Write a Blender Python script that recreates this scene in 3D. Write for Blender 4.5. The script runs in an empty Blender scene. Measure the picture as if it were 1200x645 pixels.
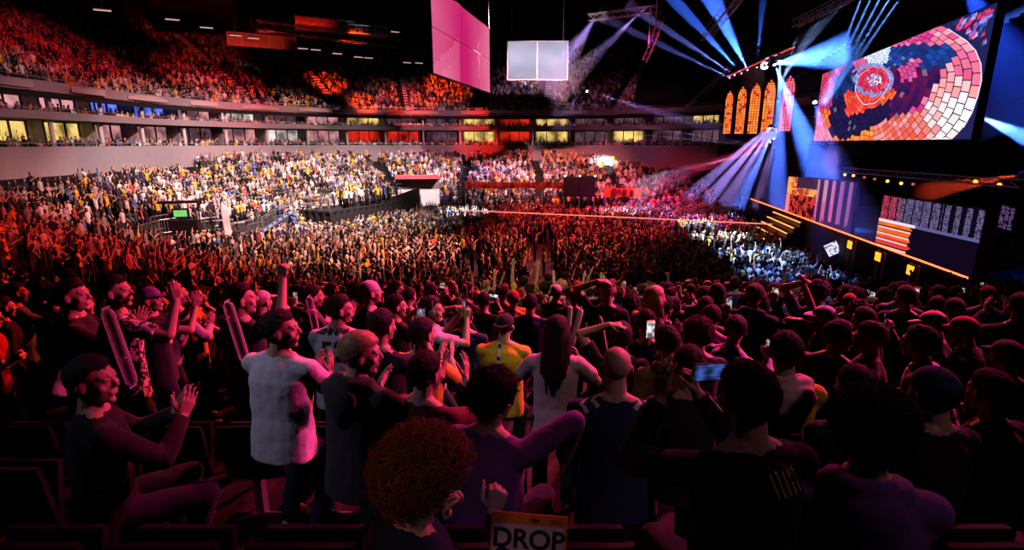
import bpy, bmesh, math, random
import numpy as np
from mathutils import Vector, Matrix, Euler, noise
from mathutils.bvhtree import BVHTree

random.seed(7)
RNG = np.random.default_rng(11)
sc = bpy.context.scene
COL = sc.collection
PI = math.pi
R = math.radians

# ------------------------------------------------------------------ camera
H = 8.2                       # eye height over the arena floor
PITCH = R(13.8)
FPX = 630.0
CS, SN = math.cos(PITCH), math.sin(PITCH)
cam_d = bpy.data.cameras.new('camera')
cam = bpy.data.objects.new('camera', cam_d)
COL.objects.link(cam)
cam.location = (0, 0, H)
cam.rotation_euler = (PI / 2 - PITCH, 0, 0)
cam_d.sensor_width = 36.0
cam_d.lens = FPX / 1200.0 * 36.0
cam_d.clip_start = 0.05
cam_d.clip_end = 400
sc.camera = cam


def ray(px, py):
    u, v = (px - 600.0) / FPX, (322.5 - py) / FPX
    return Vector((u, CS + v * SN, -SN + v * CS))


def at_y(px, py, Y):
    d = ray(px, py)
    return Vector((0, 0, H)) + d * (Y / d.y)


def at_z(px, py, z):
    d = ray(px, py)
    return Vector((0, 0, H)) + d * ((z - H) / d.z)


def project(p):
    x, y, z = p[0], p[1], p[2] - H
    d = y * CS - z * SN
    v = y * SN + z * CS
    return 600 + FPX * x / d, 322.5 - FPX * v / d, d


# ------------------------------------------------------------------ materials
_mats = {}


def mat(name, col, rough=0.6, metal=0.0, noise_amt=0.12, scale=30.0, bump=0.0, spec=0.4, sheen=0.0):
    """Procedural surface: a Principled shader whose colour is broken up by noise."""
    if name in _mats:
        return _mats[name]
    m = bpy.data.materials.new(name)
    m.use_nodes = True
    nt = m.node_tree
    b = nt.nodes['Principled BSDF']
    b.inputs['Roughness'].default_value = rough
    b.inputs['Metallic'].default_value = metal
    b.inputs['Specular IOR Level'].default_value = spec
    if sheen:
        b.inputs['Sheen Weight'].default_value = sheen
    tc = nt.nodes.new('ShaderNodeTexCoord')
    ns = nt.nodes.new('ShaderNodeTexNoise')
    ns.inputs['Scale'].default_value = scale
    ns.inputs['Detail'].default_value = 3.0
    nt.links.new(tc.outputs['Object'], ns.inputs['Vector'])
    mx = nt.nodes.new('ShaderNodeMix')
    mx.data_type = 'RGBA'
    mx.inputs[6].default_value = tuple(c * (1 - noise_amt) for c in col) + (1,)
    mx.inputs[7].default_value = tuple(min(1, c * (1 + noise_amt)) for c in col) + (1,)
    nt.links.new(ns.outputs['Fac'], mx.inputs[0])
    nt.links.new(mx.outputs[2], b.inputs['Base Color'])
    if bump:
        bp = nt.nodes.new('ShaderNodeBump')
        bp.inputs['Strength'].default_value = bump
        bp.inputs['Distance'].default_value = 0.01
        nt.links.new(ns.outputs['Fac'], bp.inputs['Height'])
        nt.links.new(bp.outputs['Normal'], b.inputs['Normal'])
    _mats[name] = m
    return m


def emat(name, col, strength, noise_scale=0.0):
    if name in _mats:
        return _mats[name]
    m = bpy.data.materials.new(name)
    m.use_nodes = True
    nt = m.node_tree
    nt.nodes.remove(nt.nodes['Principled BSDF'])
    e = nt.nodes.new('ShaderNodeEmission')
    e.inputs['Color'].default_value = (*col, 1)
    e.inputs['Strength'].default_value = strength
    if noise_scale:
        tc = nt.nodes.new('ShaderNodeTexCoord')
        ns = nt.nodes.new('ShaderNodeTexNoise')
        ns.inputs['Scale'].default_value = noise_scale
        ns.inputs['Detail'].default_value = 4
        cr = nt.nodes.new('ShaderNodeValToRGB')
        cr.color_ramp.elements[0].position = 0.35
        cr.color_ramp.elements[0].color = tuple(c * 0.15 for c in col) + (1,)
        cr.color_ramp.elements[1].position = 0.62
        cr.color_ramp.elements[1].color = (*col, 1)
        nt.links.new(tc.outputs['Object'], ns.inputs['Vector'])
        nt.links.new(ns.outputs['Fac'], cr.inputs['Fac'])
        nt.links.new(cr.outputs['Color'], e.inputs['Color'])
    nt.links.new(e.outputs[0], nt.nodes['Material Output'].inputs['Surface'])
    _mats[name] = m
    return m


def attr_mat(name, rough=0.7, emit=None):
    """Colour read from the mesh's own colour attribute (shirts, LED pixels)."""
    if name in _mats:
        return _mats[name]
    m = bpy.data.materials.new(name)
    m.use_nodes = True
    nt = m.node_tree
    a = nt.nodes.new('ShaderNodeAttribute')
    a.attribute_name = 'Col'
    if emit is None:
        b = nt.nodes['Principled BSDF']
        b.inputs['Roughness'].default_value = rough
        b.inputs['Specular IOR Level'].default_value = 0.3
        nt.links.new(a.outputs['Color'], b.inputs['Base Color'])
    else:
        nt.nodes.remove(nt.nodes['Principled BSDF'])
        e = nt.nodes.new('ShaderNodeEmission')
        e.inputs['Strength'].default_value = emit
        nt.links.new(a.outputs['Color'], e.inputs['Color'])
        nt.links.new(e.outputs[0], nt.nodes['Material Output'].inputs['Surface'])
    _mats[name] = m
    return m


def haze_mat(name, col, density, aniso=0.3):
    """Stage smoke: a scattering volume, lit only by the lamps."""
    if name in _mats:
        return _mats[name]
    m = bpy.data.materials.new(name)
    m.use_nodes = True
    nt = m.node_tree
    nt.nodes.remove(nt.nodes['Principled BSDF'])
    v = nt.nodes.new('ShaderNodeVolumeScatter')
    v.inputs['Color'].default_value = (*col, 1)
    v.inputs['Density'].default_value = density
    v.inputs['Anisotropy'].default_value = aniso
    nt.links.new(v.outputs[0], nt.nodes['Material Output'].inputs['Volume'])
    _mats[name] = m
    return m


# ------------------------------------------------------------------ mesh builder
class MB:
    def __init__(self):
        self.v, self.f, self.c = [], [], []
        self.cur = None

    def add(self, vs, fs):
        o = len(self.v)
        self.v.extend([tuple(p) for p in vs])
        self.f.extend([tuple(i + o for i in f) for f in fs])
        if self.cur is not None:
            self.c.extend([self.cur] * len(vs))

    def box(self, lo, hi, M=None):
        x0, y0, z0 = lo
        x1, y1, z1 = hi
        vs = [Vector(p) for p in ((x0, y0, z0), (x1, y0, z0), (x1, y1, z0), (x0, y1, z0), (x0, y0, z1), (x1, y0, z1), (x1, y1, z1), (x0, y1, z1))]
        if M is not None:
            vs = [M @ p for p in vs]
        self.add(vs, [(0, 3, 2, 1), (4, 5, 6, 7), (0, 1, 5, 4), (1, 2, 6, 5), (2, 3, 7, 6), (3, 0, 4, 7)])

    def tube(self, a, b, r0, r1=None, n=10, caps=True):
        r1 = r0 if r1 is None else r1
        a, b = Vector(a), Vector(b)
        q = (b - a).to_track_quat('Z', 'Y')
        vs = []
        for p, r in ((a, r0), (b, r1)):
            for i in range(n):
                t = 2 * PI * i / n
                vs.append(p + q @ Vector((math.cos(t) * r, math.sin(t) * r, 0)))
        fs = [(i, (i + 1) % n, n + (i + 1) % n, n + i) for i in range(n)]
        if caps:
            fs += [tuple(reversed(range(n))), tuple(range(n, 2 * n))]
        self.add(vs, fs)

    def path(self, pts, r, n=8):
        """One swept tube along points; r a number or a list."""
        pts = [Vector(p) for p in pts]
        rs = r if isinstance(r, (list, tuple)) else [r] * len(pts)
        vs = []
        up = None
        for k, p in enumerate(pts):
            t = (pts[min(k + 1, len(pts) - 1)] - pts[max(k - 1, 0)])
            t = t.normalized() if t.length > 1e-9 else Vector((0, 0, 1))
            if up is None:
                up = t.orthogonal().normalized()
            up = (up - t * up.dot(t))
            up = up.normalized() if up.length > 1e-6 else t.orthogonal().normalized()
            s = t.cross(up)
            for i in range(n):
                a = 2 * PI * i / n
                vs.append(p + (up * math.cos(a) + s * math.sin(a)) * rs[k])
        m = len(pts)
        fs = [(k * n + i, k * n + (i + 1) % n, (k + 1) * n + (i + 1) % n, (k + 1) * n + i) for k in range(m - 1) for i in range(n)]
        fs += [tuple(reversed(range(n))), tuple(range((m - 1) * n, m * n))]
        self.add(vs, fs)

    def capsule(self, a, b, r0, r1=None, n=12, h=4):
        r1 = r0 if r1 is None else r1
        a, b = Vector(a), Vector(b)
        if (b - a).length < 1e-6:
            b = a + Vector((0, 0, 1e-4))
        q = (b - a).to_track_quat('Z', 'Y')
        rings = []
        for j in range(1, h + 1):
            t = -PI / 2 + PI / 2 * j / h
            rings.append((a, r0 * math.cos(t), r0 * math.sin(t)))
        for j in range(h):
            t = PI / 2 * j / h
            rings.append((b, r1 * math.cos(t), r1 * math.sin(t)))
        vs = [a + q @ Vector((0, 0, -r0))]
        for c, rr, dz in rings:
            for i in range(n):
                t = 2 * PI * i / n
                vs.append(c + q @ Vector((math.cos(t) * rr, math.sin(t) * rr, dz)))
        vs.append(b + q @ Vector((0, 0, r1)))
        m = len(rings)
        fs = [(0, 1 + (i + 1) % n, 1 + i) for i in range(n)]
        for k in range(m - 1):
            fs += [(1 + k * n + i, 1 + k * n + (i + 1) % n, 1 + (k + 1) * n + (i + 1) % n, 1 + (k + 1) * n + i) for i in range(n)]
        e = len(vs) - 1
        o = 1 + (m - 1) * n
        fs += [(o + i, o + (i + 1) % n, e) for i in range(n)]
        self.add(vs, fs)

    def ell(self, c, r, rot=None, n=16, m=10, fn=None):
        c = Vector(c)
        M = rot if rot is not None else Matrix.Identity(3)
        vs = []
        for j in range(m + 1):
            ph = PI * j / m
            k = 1 if j in (0, m) else n
            for i in range(k):
                t = 2 * PI * i / n
                d = Vector((math.sin(ph) * math.cos(t), math.sin(ph) * math.sin(t), math.cos(ph)))
                s = fn(d) if fn else 1.0
                vs.append(c + M @ Vector((d.x * r[0] * s, d.y * r[1] * s, d.z * r[2] * s)))
        fs = []
        for i in range(n):
            fs.append((0, 1 + i, 1 + (i + 1) % n))
        for j in range(m - 2):
            o = 1 + j * n
            for i in range(n):
                fs.append((o + i, o + n + i, o + n + (i + 1) % n, o + (i + 1) % n))
        o = 1 + (m - 2) * n
        e = len(vs) - 1
        for i in range(n):
            fs.append((o + i, e, o + (i + 1) % n))
        self.add(vs, fs)

    def loft(self, rings, n=20):
        """Closed stack of ellipses (centre, rx, ry, rotation 3x3)."""
        vs = []
        for c, rx, ry, M in rings:
            for i in range(n):
                t = 2 * PI * i / n
                cx, sx = math.cos(t), math.sin(t)
                p = Vector((rx * math.copysign(abs(cx) ** 0.85, cx), ry * math.copysign(abs(sx) ** 0.85, sx), 0))
                vs.append(Vector(c) + (M @ p if M is not None else p))
        m = len(rings)
        fs = [(k * n + i, k * n + (i + 1) % n, (k + 1) * n + (i + 1) % n, (k + 1) * n + i) for k in range(m - 1) for i in range(n)]
        fs += [tuple(reversed(range(n))), tuple(range((m - 1) * n, m * n))]
        self.add(vs, fs)

    def mesh(self, name):
        me = bpy.data.meshes.new(name)
        me.from_pydata(self.v, [], self.f)
        me.update()
        if self.c:
            a = me.color_attributes.new('Col', 'FLOAT_COLOR', 'POINT')
            a.data.foreach_set('color', np.array([(*c, 1.0) for c in self.c], dtype=np.float32).ravel())
        return me

    def build(self, name, material, parent=None, smooth=False, loc=None, kind=None):
        o = bpy.data.objects.new(name, self.mesh(name))
        COL.objects.link(o)
        if material is not None:
            o.data.materials.append(material)
        if smooth:
            o.data.shade_smooth()
        if parent is not None:
            o.parent = parent
        if loc is not None:
            o.location = loc
        if kind:
            o['kind'] = kind
        return o


def tag(o, label, cat, group=None, kind=None):
    if label:
        o['label'] = label
    if cat:
        o['category'] = cat
    if group:
        o['group'] = group
    if kind:
        o['kind'] = kind
    return o


def thing(name, label, cat, loc=(0, 0, 0), rotz=0.0, group=None):
    o = bpy.data.objects.new(name, None)
    COL.objects.link(o)
    o.empty_display_size = 0.1
    o.location = loc
    o.rotation_euler = (0, 0, rotz)
    return tag(o, label, cat, group)


def text_mesh(s, size, depth=0.0, spacing=1.0, bold=0.0):
    cu = bpy.data.curves.new('txt', 'FONT')
    cu.body = s
    cu.size = size
    cu.align_x = 'CENTER'
    cu.align_y = 'CENTER'
    cu.extrude = depth
    cu.offset = bold
    cu.space_character = spacing
    ob = bpy.data.objects.new('txt', cu)
    COL.objects.link(ob)
    dg = bpy.context.evaluated_depsgraph_get()
    me = bpy.data.meshes.new_from_object(ob.evaluated_get(dg))
    bpy.data.objects.remove(ob)
    bpy.data.curves.remove(cu)
    return me


# ------------------------------------------------------------------ the bowl
FX0, FX1, FY0, FY1, FR = -17.0, 12.0, 22.925, 61.0, 10.0
ROW = 0.85


def sd_rect(x, y, x0, x1, y0, y1, r):
    cx, cy, hx, hy = (x0 + x1) / 2, (y0 + y1) / 2, (x1 - x0) / 2 - r, (y1 - y0) / 2 - r
    qx, qy = abs(x - cx) - hx, abs(y - cy) - hy
    return math.hypot(max(qx, 0), max(qy, 0)) + min(max(qx, qy), 0) - r


def slope_of(ny):
    return 0.33 - 0.065 * max(0.0, -ny)


def ring_path(dist, x1, step=1.2, south=True, north_end=None):
    """Points of the bowl's outline offset outward by dist: from the south-right end round the left to the back right. (x, y, nx, ny)"""
    x0, y0, y1, r = FX0, FY0, FY1, FR + dist
    cxl, cyl, cyu = x0 + FR, y0 + FR, y1 - FR
    cxr = x1 - FR
    out = []
    n = max(2, int((cxr - cxl) / step))
    if south:
        for i in range(n):
            out.append((cxr + (cxl - cxr) * i / n, y0 - dist, 0, -1))
        k = max(3, int(r * PI / 2 / step))
        for i in range(k):
            t = -PI / 2 - PI / 2 * i / k
            out.append((cxl + r * math.cos(t), cyl + r * math.sin(t), math.cos(t), math.sin(t)))
    k2 = max(2, int((cyu - cyl) / step))
    for i in range(k2):
        out.append((x0 - dist, cyl + (cyu - cyl) * i / k2, -1, 0))
    k = max(3, int(r * PI / 2 / step))
    for i in range(k):
        t = PI - PI / 2 * i / k
        out.append((cxl + r * math.cos(t), cyu + r * math.sin(t), math.cos(t), math.sin(t)))
    for i in range(n):
        out.append((cxl + (cxr - cxl) * i / n, y1 + dist, 0, 1))
    if north_end is None:
        for i in range(k + 1):
            t = PI / 2 - PI / 2 * i / k
            out.append((cxr + r * math.cos(t), cyu + r * math.sin(t), math.cos(t), math.sin(t)))
    else:
        out.append((cxr, y1 + dist, 0, 1))
    return out


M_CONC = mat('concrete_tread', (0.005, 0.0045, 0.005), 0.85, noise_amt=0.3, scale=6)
M_BAND = mat('parapet_panel', (0.34, 0.29, 0.31), 0.7, noise_amt=0.1, scale=2)
M_BLACK = mat('black_paint', (0.012, 0.012, 0.014), 0.7, noise_amt=0.3)
M_DRAPE = mat('black_drape', (0.02, 0.018, 0.022), 0.95, noise_amt=0.3, scale=8, bump=0.3)
M_STEEL = mat('galvanised_steel', (0.45, 0.45, 0.48), 0.4, 0.8, noise_amt=0.15)
M_ALU = mat('truss_aluminium', (0.16, 0.16, 0.17), 0.35, 0.9, noise_amt=0.15)

# arena floor
mb = MB()
mb.box((-60, -6, -0.3), (70, 110, 0.0))
mb.build('floor', mat('arena_floor', (0.035, 0.03, 0.035), 0.6, noise_amt=0.3, scale=1.5), kind='structure')

RX = 40.0


def stepped(name, k0, k1, dist0, zfun, x1, material, rowd, south=True, end=True):
    mb = MB()
    base = None
    for k in range(k0, k1):
        d0, d1 = dist0 + k * rowd, dist0 + (k + 1) * rowd
        pa = ring_path(d0, x1, 1.4, south, None if end else 1)
        pb = [(a[0] + a[2] * rowd, a[1] + a[3] * rowd) for a in pa]
        vs = []
        for a, b in zip(pa, pb):
            z = zfun(k, a[3])
            zl = zfun(k - 1, a[3]) if k > k0 else -0.05
            vs += [(a[0], a[1], zl - 0.02), (a[0], a[1], z), (b[0], b[1], z)]
        n = len(pa)
        fs = []
        for i in range(n - 1):
            o = i * 3
            fs += [(o, o + 1, o + 4, o + 3), (o + 1, o + 2, o + 5, o + 4)]
        mb.add(vs, fs)
    return mb.build(name, material, kind='structure')


CUT = 10                      # the south tier stops here above the floor, with a front wall


def low_z(k, ny):
    if k < 0:
        return 0.0
    if ny < -0.6 and k < CUT:
        return 0.0
    yk = FY0 - (k + 0.5) * ROW
    zs_ = 6.42 - 0.285 * yk + 0.002 * yk * yk
    zo = (k + 0.5) * ROW * 0.33
    w = max(0.0, min(1.0, (-ny - 0.2) / 0.7))
    return zo + (zs_ - zo) * w


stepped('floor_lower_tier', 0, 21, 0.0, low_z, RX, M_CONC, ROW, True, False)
# the south side goes on up behind the camera's place
mb = MB()
for k in range(21, 29):
    y0 = FY0 - k * ROW
    z, zl = low_z(k, -1), low_z(k - 1, -1)
    mb.add([(-9, y0, zl - .02), (30, y0, zl - .02), (-9, y0, z), (30, y0, z), (-9, y0 - ROW, z), (30, y0 - ROW, z)], [(0, 1, 3, 2), (2, 3, 5, 4)])
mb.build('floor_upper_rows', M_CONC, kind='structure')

# ---- suite ring
RD = 18.5           # ring distance
RXR = 12.0          # its right side follows the floor's own width


def zs(dz):
    return H + dz * 1.2


Z0, Z1, Z2, Z3, Z4, Z5 = zs(-1.5), zs(-.22), zs(1.44), zs(1.95), zs(3.06), zs(3.72)


def ring_band(name, material, prof, d_off=0.0, step=1.0):
    """A profile (dist offset, z) swept round the ring."""
    mb = MB()
    base = ring_path(RD, RXR, step, south=False)
    vs = []
    m = len(prof)
    for x, y, nx, ny in base:
        for d, z in prof:
            vs.append((x + nx * (d + d_off), y + ny * (d + d_off), z))
    fs = []
    for i in range(len(base) - 1):
        for j in range(m):
            a, b = i * m + j, i * m + (j + 1) % m
            fs.append((a, a + m, b + m, b))
    mb.add(vs, fs)
    return mb.build(name, material, kind='structure')


ring_band('wall_lower_parapet', M_BAND, [(-0.15, Z0 - 1.5), (-0.15, Z1), (0.1, Z1), (0.1, Z0 - 1.5)])
ring_band('floor_lower_suites', M_CONC, [(0.1, Z1 - 1.1), (0.1, Z1 - 0.9), (7, Z1 - 0.9), (7, Z1 - 1.1)])
ring_band('wall_middle_parapet', M_BAND, [(-0.35, Z2 + .02), (-0.55, Z3), (-0.35, Z3), (-0.1, Z2 + .02)])
ring_band('floor_upper_suites', M_CONC, [(-0.3, Z2), (-0.3, Z2 + 0.15), (7, Z2 + 0.15), (7, Z2)])
ring_band('wall_upper_parapet', M_BAND, [(-0.7, Z4 + .05), (-1.0, Z5), (-0.75, Z5), (-0.5, Z4 + .05)])
ring_band('ceiling_suites', M_BAND, [(-0.6, Z4), (-0.6, Z4 + 0.15), (7, Z4 + 0.15), (7, Z4)])
ring_band('wall_suites', M_BLACK, [(4.4, Z1 - 1.2), (4.4, Z4), (4.5, Z4), (4.5, Z1 - 1.2)])

# upper tier
UROW, UH = 0.85, 0.43


def up_z(k, ny):
    return Z5 - 0.75 + k * UH


mb = MB()
base = ring_path(RD - 0.6, RXR, 1.4, south=False)
NUP = 26
for k in range(NUP):
    vs = []
    for x, y, nx, ny in base:
        d0, d1 = k * UROW, (k + 1) * UROW
        z, zl = up_z(k, 0), up_z(k - 1, 0)
        vs += [(x + nx * d0, y + ny * d0, zl - .02), (x + nx * d0, y + ny * d0, z), (x + nx * d1, y + ny * d1, z)]
    fs = []
    for i in range(len(base) - 1):
        o = i * 3
        fs += [(o, o + 1, o + 4, o + 3), (o + 1, o + 2, o + 5, o + 4)]
    mb.add(vs, fs)
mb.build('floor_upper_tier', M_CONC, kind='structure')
ring_band('wall_arena', M_BLACK, [(NUP * UROW, Z5), (NUP * UROW, 33), (NUP * UROW + .4, 33), (NUP * UROW + .4, Z5)])
mb = MB()
mb.box((-75, -10, 31), (75, 115, 31.4))
mb.build('ceiling', M_BLACK, kind='structure')
mb = MB()
mb.box((58, -6, 0), (58.4, 110, 31))
mb.build('wall_stage', M_BLACK, kind='structure')

# suite partitions, columns and lit back rooms
ring = ring_path(RD, RXR, 0.25, south=False)
arc = [0.0]
for i in range(1, len(ring)):
    arc.append(arc[-1] + math.dist(ring[i][:2], ring[i - 1][:2]))


def ring_at(s):
    s = max(0, min(arc[-1] - 1e-3, s))
    i = int(np.searchsorted(arc, s)) - 1
    i = max(0, min(len(ring) - 2, i))
    t = (s - arc[i]) / (arc[i + 1] - arc[i])
    a, b = ring[i], ring[i + 1]
    return [a[j] + (b[j] - a[j]) * t for j in range(4)]


def ring_frame(s):
    x, y, nx, ny = ring_at(s)
    # local x along the ring (clockwise seen from the arena), y outward
    return Matrix(((ny, nx, 0, x), (-nx, ny, 0, y), (0, 0, 1, 0), (0, 0, 0, 1)))


SUITE = 5.2
n_su = int(arc[-1] / SUITE)
mbp, mbc = MB(), MB()
WARM = emat('suite_warm', (1.0, 0.66, 0.18), 1.25, 0.5)
PINK = emat('suite_pink', (0.85, 0.36, 0.38), 0.95, 0.5)
BLUE = emat('suite_blue', (0.12, 0.2, 1.0), 1.4, 0.8)
REDS = emat('suite_red', (1.0, 0.03, 0.015), 0.8, 0.5)
DIMS = emat('suite_dim', (0.35, 0.16, 0.22), 0.35, 0.8)
WHTS = emat('suite_white', (0.95, 0.8, 0.76), 1.1, 0.5)
wn = 1
for k in range(n_su + 1):
    s = k * SUITE
    M = ring_frame(s)
    mbp.box((-0.1, 0.9, Z1 - .9), (0.1, 4.4, Z4), M)
    for z0, z1, dd in ((Z1 - .9, Z2, 0.35), (Z2 + .15, Z4, 0.1)):
        mbc.tube(M @ Vector((0, dd, z0)), M @ Vector((0, dd, z1)), 0.16, n=10)
    if k == n_su:
        break
    Mm = ring_frame(s + SUITE / 2)
    px = project(Mm @ Vector((0, 0, Z2)))[0] if Mm[1][3] > 2 else -999
    for lvl, (z0, z1) in enumerate(((Z1 + .45, Z2 - .12), (Z2 + .75, Z4 - .15))):
        if px < 60 and lvl == 0:
            m = WARM
        elif px < 130:
            m = WARM if lvl == 0 else PINK
        elif px < 205:
            m = BLUE if lvl == 1 else PINK
        elif px < 340:
            m = [PINK, WHTS, DIMS][(k + lvl) % 3]
        elif px < 430:
            m = WARM if (lvl == 1 and k % 3 == 0) else (REDS if lvl == 0 and k % 2 else PINK)
        elif px < 500:
            m = [REDS, DIMS][(k + lvl) % 2]
        elif px < 690:
            m = WARM if k % 2 == 0 else (REDS if (k // 2) % 2 == 0 else DIMS)
        else:
            m = [DIMS, WARM, DIMS][(k + lvl) % 3]
        w = MB()
        w.box((-SUITE * .44, 2.0, z0), (SUITE * .44, 2.1, z1), Mm)
        # window mullions in front of the lit room
        o = w.build('window_%d' % wn, m, kind='structure')
        f = MB()
        for t in (-.42, -.14, .14, .42):
            f.box((SUITE * t - .05, 1.85, z0), (SUITE * t + .05, 1.98, z1), Mm)
        f.box((-SUITE * .45, 1.85, z1), (SUITE * .45, 1.98, z1 + .08), Mm)
        f.build('window_frame', M_BLACK, o)
        wn += 1
mbp.build('wall_suite_partitions', M_BAND, kind='structure')
mbc.build('pillar_suites', mat('white_column', (0.6, 0.55, 0.55), .6), kind='structure')
# handrails along the parapets
for nm, d, z in (('trim_1', -.1, Z1 + .25), ('trim_2', -.45, Z3 + .2), ('trim_3', -.85, Z5 + .25)):
    mb = MB()
    mb.path([(x + nx * d, y + ny * d, z) for x, y, nx, ny in ring[::6]], 0.035, 5)
    for x, y, nx, ny in ring[::10]:
        mb.tube((x + nx * d, y + ny * d, z - .3), (x + nx * d, y + ny * d, z), 0.025, n=5)
    mb.build(nm, M_STEEL, kind='structure')
# pale advertising panels on the upper parapet
adv = 0
for s in np.arange(6, arc[-1] - 18, 7.3):
    M = ring_frame(s)
    if project(M @ Vector((0, 0, Z4)))[2] < 5:
        continue
    mb = MB()
    w = random.uniform(1.6, 3.0)
    mb.box((-w, -0.97, Z4 + .2), (w, -0.93, Z5 - .12), M)
    mb.build('trim_%d' % (4 + adv), mat('advert_white', (0.42, 0.36, 0.37), .6), kind='structure')
    adv += 1
# stairs through the tiers: pale edges
mb, mbu = MB(), MB()
AISLE = 9.6
alen = arc[-1]
UP_AISLES = list(np.arange(7.5, alen, AISLE))
for s in UP_AISLES:
    M = ring_frame(s)
    for k in range(NUP):
        d = -0.6 + k * UROW
        mbu.box((-.5, d, up_z(k, 0)), (.5, d + .42, up_z(k, 0) + UH * .5), M)
        mbu.box((.5, d, up_z(k, 0)), (.56, d + UROW, up_z(k, 0) + .75), M)
mbu.build('trim_upper_stairs', mat('stair_pale', (0.62, 0.52, 0.75), .7), kind='structure')
# ------------------------------------------------------------------ people
_tex = {}


def folds_tex(scale):
    if scale not in _tex:
        t = bpy.data.textures.new('folds', 'CLOUDS')
        t.noise_scale = scale
        t.noise_depth = 2
        _tex[scale] = t
    return _tex[scale]


def bake(mb, name, voxel, smooth=3, disp=0.0, dscale=0.12):
    """Fuse overlapping shapes into one continuous skin (voxel union), smooth it, add cloth folds."""
    o = bpy.data.objects.new('bake', mb.mesh('bake'))
    COL.objects.link(o)
    m = o.modifiers.new('r', 'REMESH')
    m.mode = 'VOXEL'
    m.voxel_size = voxel
    if smooth:
        s = o.modifiers.new('s', 'SMOOTH')
        s.factor = 0.5
        s.iterations = smooth
    if disp:
        d = o.modifiers.new('d', 'DISPLACE')
        d.texture = folds_tex(dscale)
        d.strength = disp
        d.mid_level = 0.5
    dg = bpy.context.evaluated_depsgraph_get()
    me = bpy.data.meshes.new_from_object(o.evaluated_get(dg))
    old = o.data
    bpy.data.objects.remove(o)
    bpy.data.meshes.remove(old)
    me.name = name
    me.shade_smooth()
    return me


def rotm(x=0, y=0, z=0):
    return Euler((x, y, z), 'XYZ').to_matrix()


L1, L2 = 0.285, 0.255
SHX, SHZ = 0.178, 1.395
HEADC = Vector((0, 0.025, 1.625))
NECK = Vector((0, -0.01, 1.49))


class Pose:
    """Joints of one standing figure, 1.75 m tall, facing +Y, feet on z=0."""

    def __init__(self, lean=0.0, twist=0.0, yaw=0.0, pitch=0.0, roll=0.0, arms=None, width=1.0, hipz=0.95):
        self.hip0 = Vector((0, 0, 0.95))
        self.hip = Vector((0, 0, hipz))
        self.legs = {}
        drop = 0.95 - hipz
        for side in (1, -1):
            hp = Vector((0.085 * side, 0, hipz - 0.05))
            an = Vector((0.11 * side, -0.03 + 0.34 * min(1, drop / 0.42), 0.08))
            v = an - hp
            a, b = 0.425, 0.42
            d = min(v.length, a + b - 0.003)
            u = v.normalized()
            k = (a * a - b * b + d * d) / (2 * d)
            h = math.sqrt(max(0, a * a - k * k))
            pl = Vector((0.12 * side, 1, 0.2))
            pl = (pl - u * pl.dot(u)).normalized()
            self.legs[side] = (hp, hp + u * k + pl * h, an)
        self.T = rotm(x=-lean) @ rotm(z=-twist)          # chest rotation about the hips
        self.Hm = rotm(z=-yaw) @ rotm(x=-pitch) @ rotm(y=roll)
        self.width = width
        self.arms = {}
        arms = arms or {}
        for side in (1, -1):
            a = arms.get('R' if side > 0 else 'L')
            S = self.c(Vector((SHX * side * width, 0, SHZ)))
            if a is None:
                tgt = S + Vector((0.07 * side, 0.05, -0.52))
                a = dict(pose='relax')
                pole = Vector((side * 0.5, -1, 0))
                raw = False
            else:
                tgt = self.c(Vector(a['hand']))
                pole = Vector(a.get('pole', (side * 0.8, -0.2, -1)))
            v = tgt - S
            d = min(v.length, L1 + L2 - 0.004)
            u = v.normalized()
            tgt = S + u * d
            k = (L1 * L1 - L2 * L2 + d * d) / (2 * d)
            h = math.sqrt(max(0, L1 * L1 - k * k))
            pl = pole - u * pole.dot(u)
            pl = pl.normalized() if pl.length > 1e-5 else u.orthogonal().normalized()
            E = S + u * k + pl * h
            f = (tgt - E).normalized()
            if 'f' in a:
                f = Vector(a['f']).normalized()
            n = Vector(a.get('n', (-side, 0.2, 0)))
            n = (n - f * n.dot(f)).normalized()
            self.arms[side] = dict(S=S, E=E, W=tgt, f=f, n=n, pose=a.get('pose', 'open'))

    def c(self, p):
        return self.hip + self.T @ (Vector(p) - self.hip0)

    def head_matrix(self):
        nk = self.c(NECK)
        M = self.Hm.to_4x4()
        M.translation = nk + self.Hm @ (HEADC - NECK)
        return M


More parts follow.
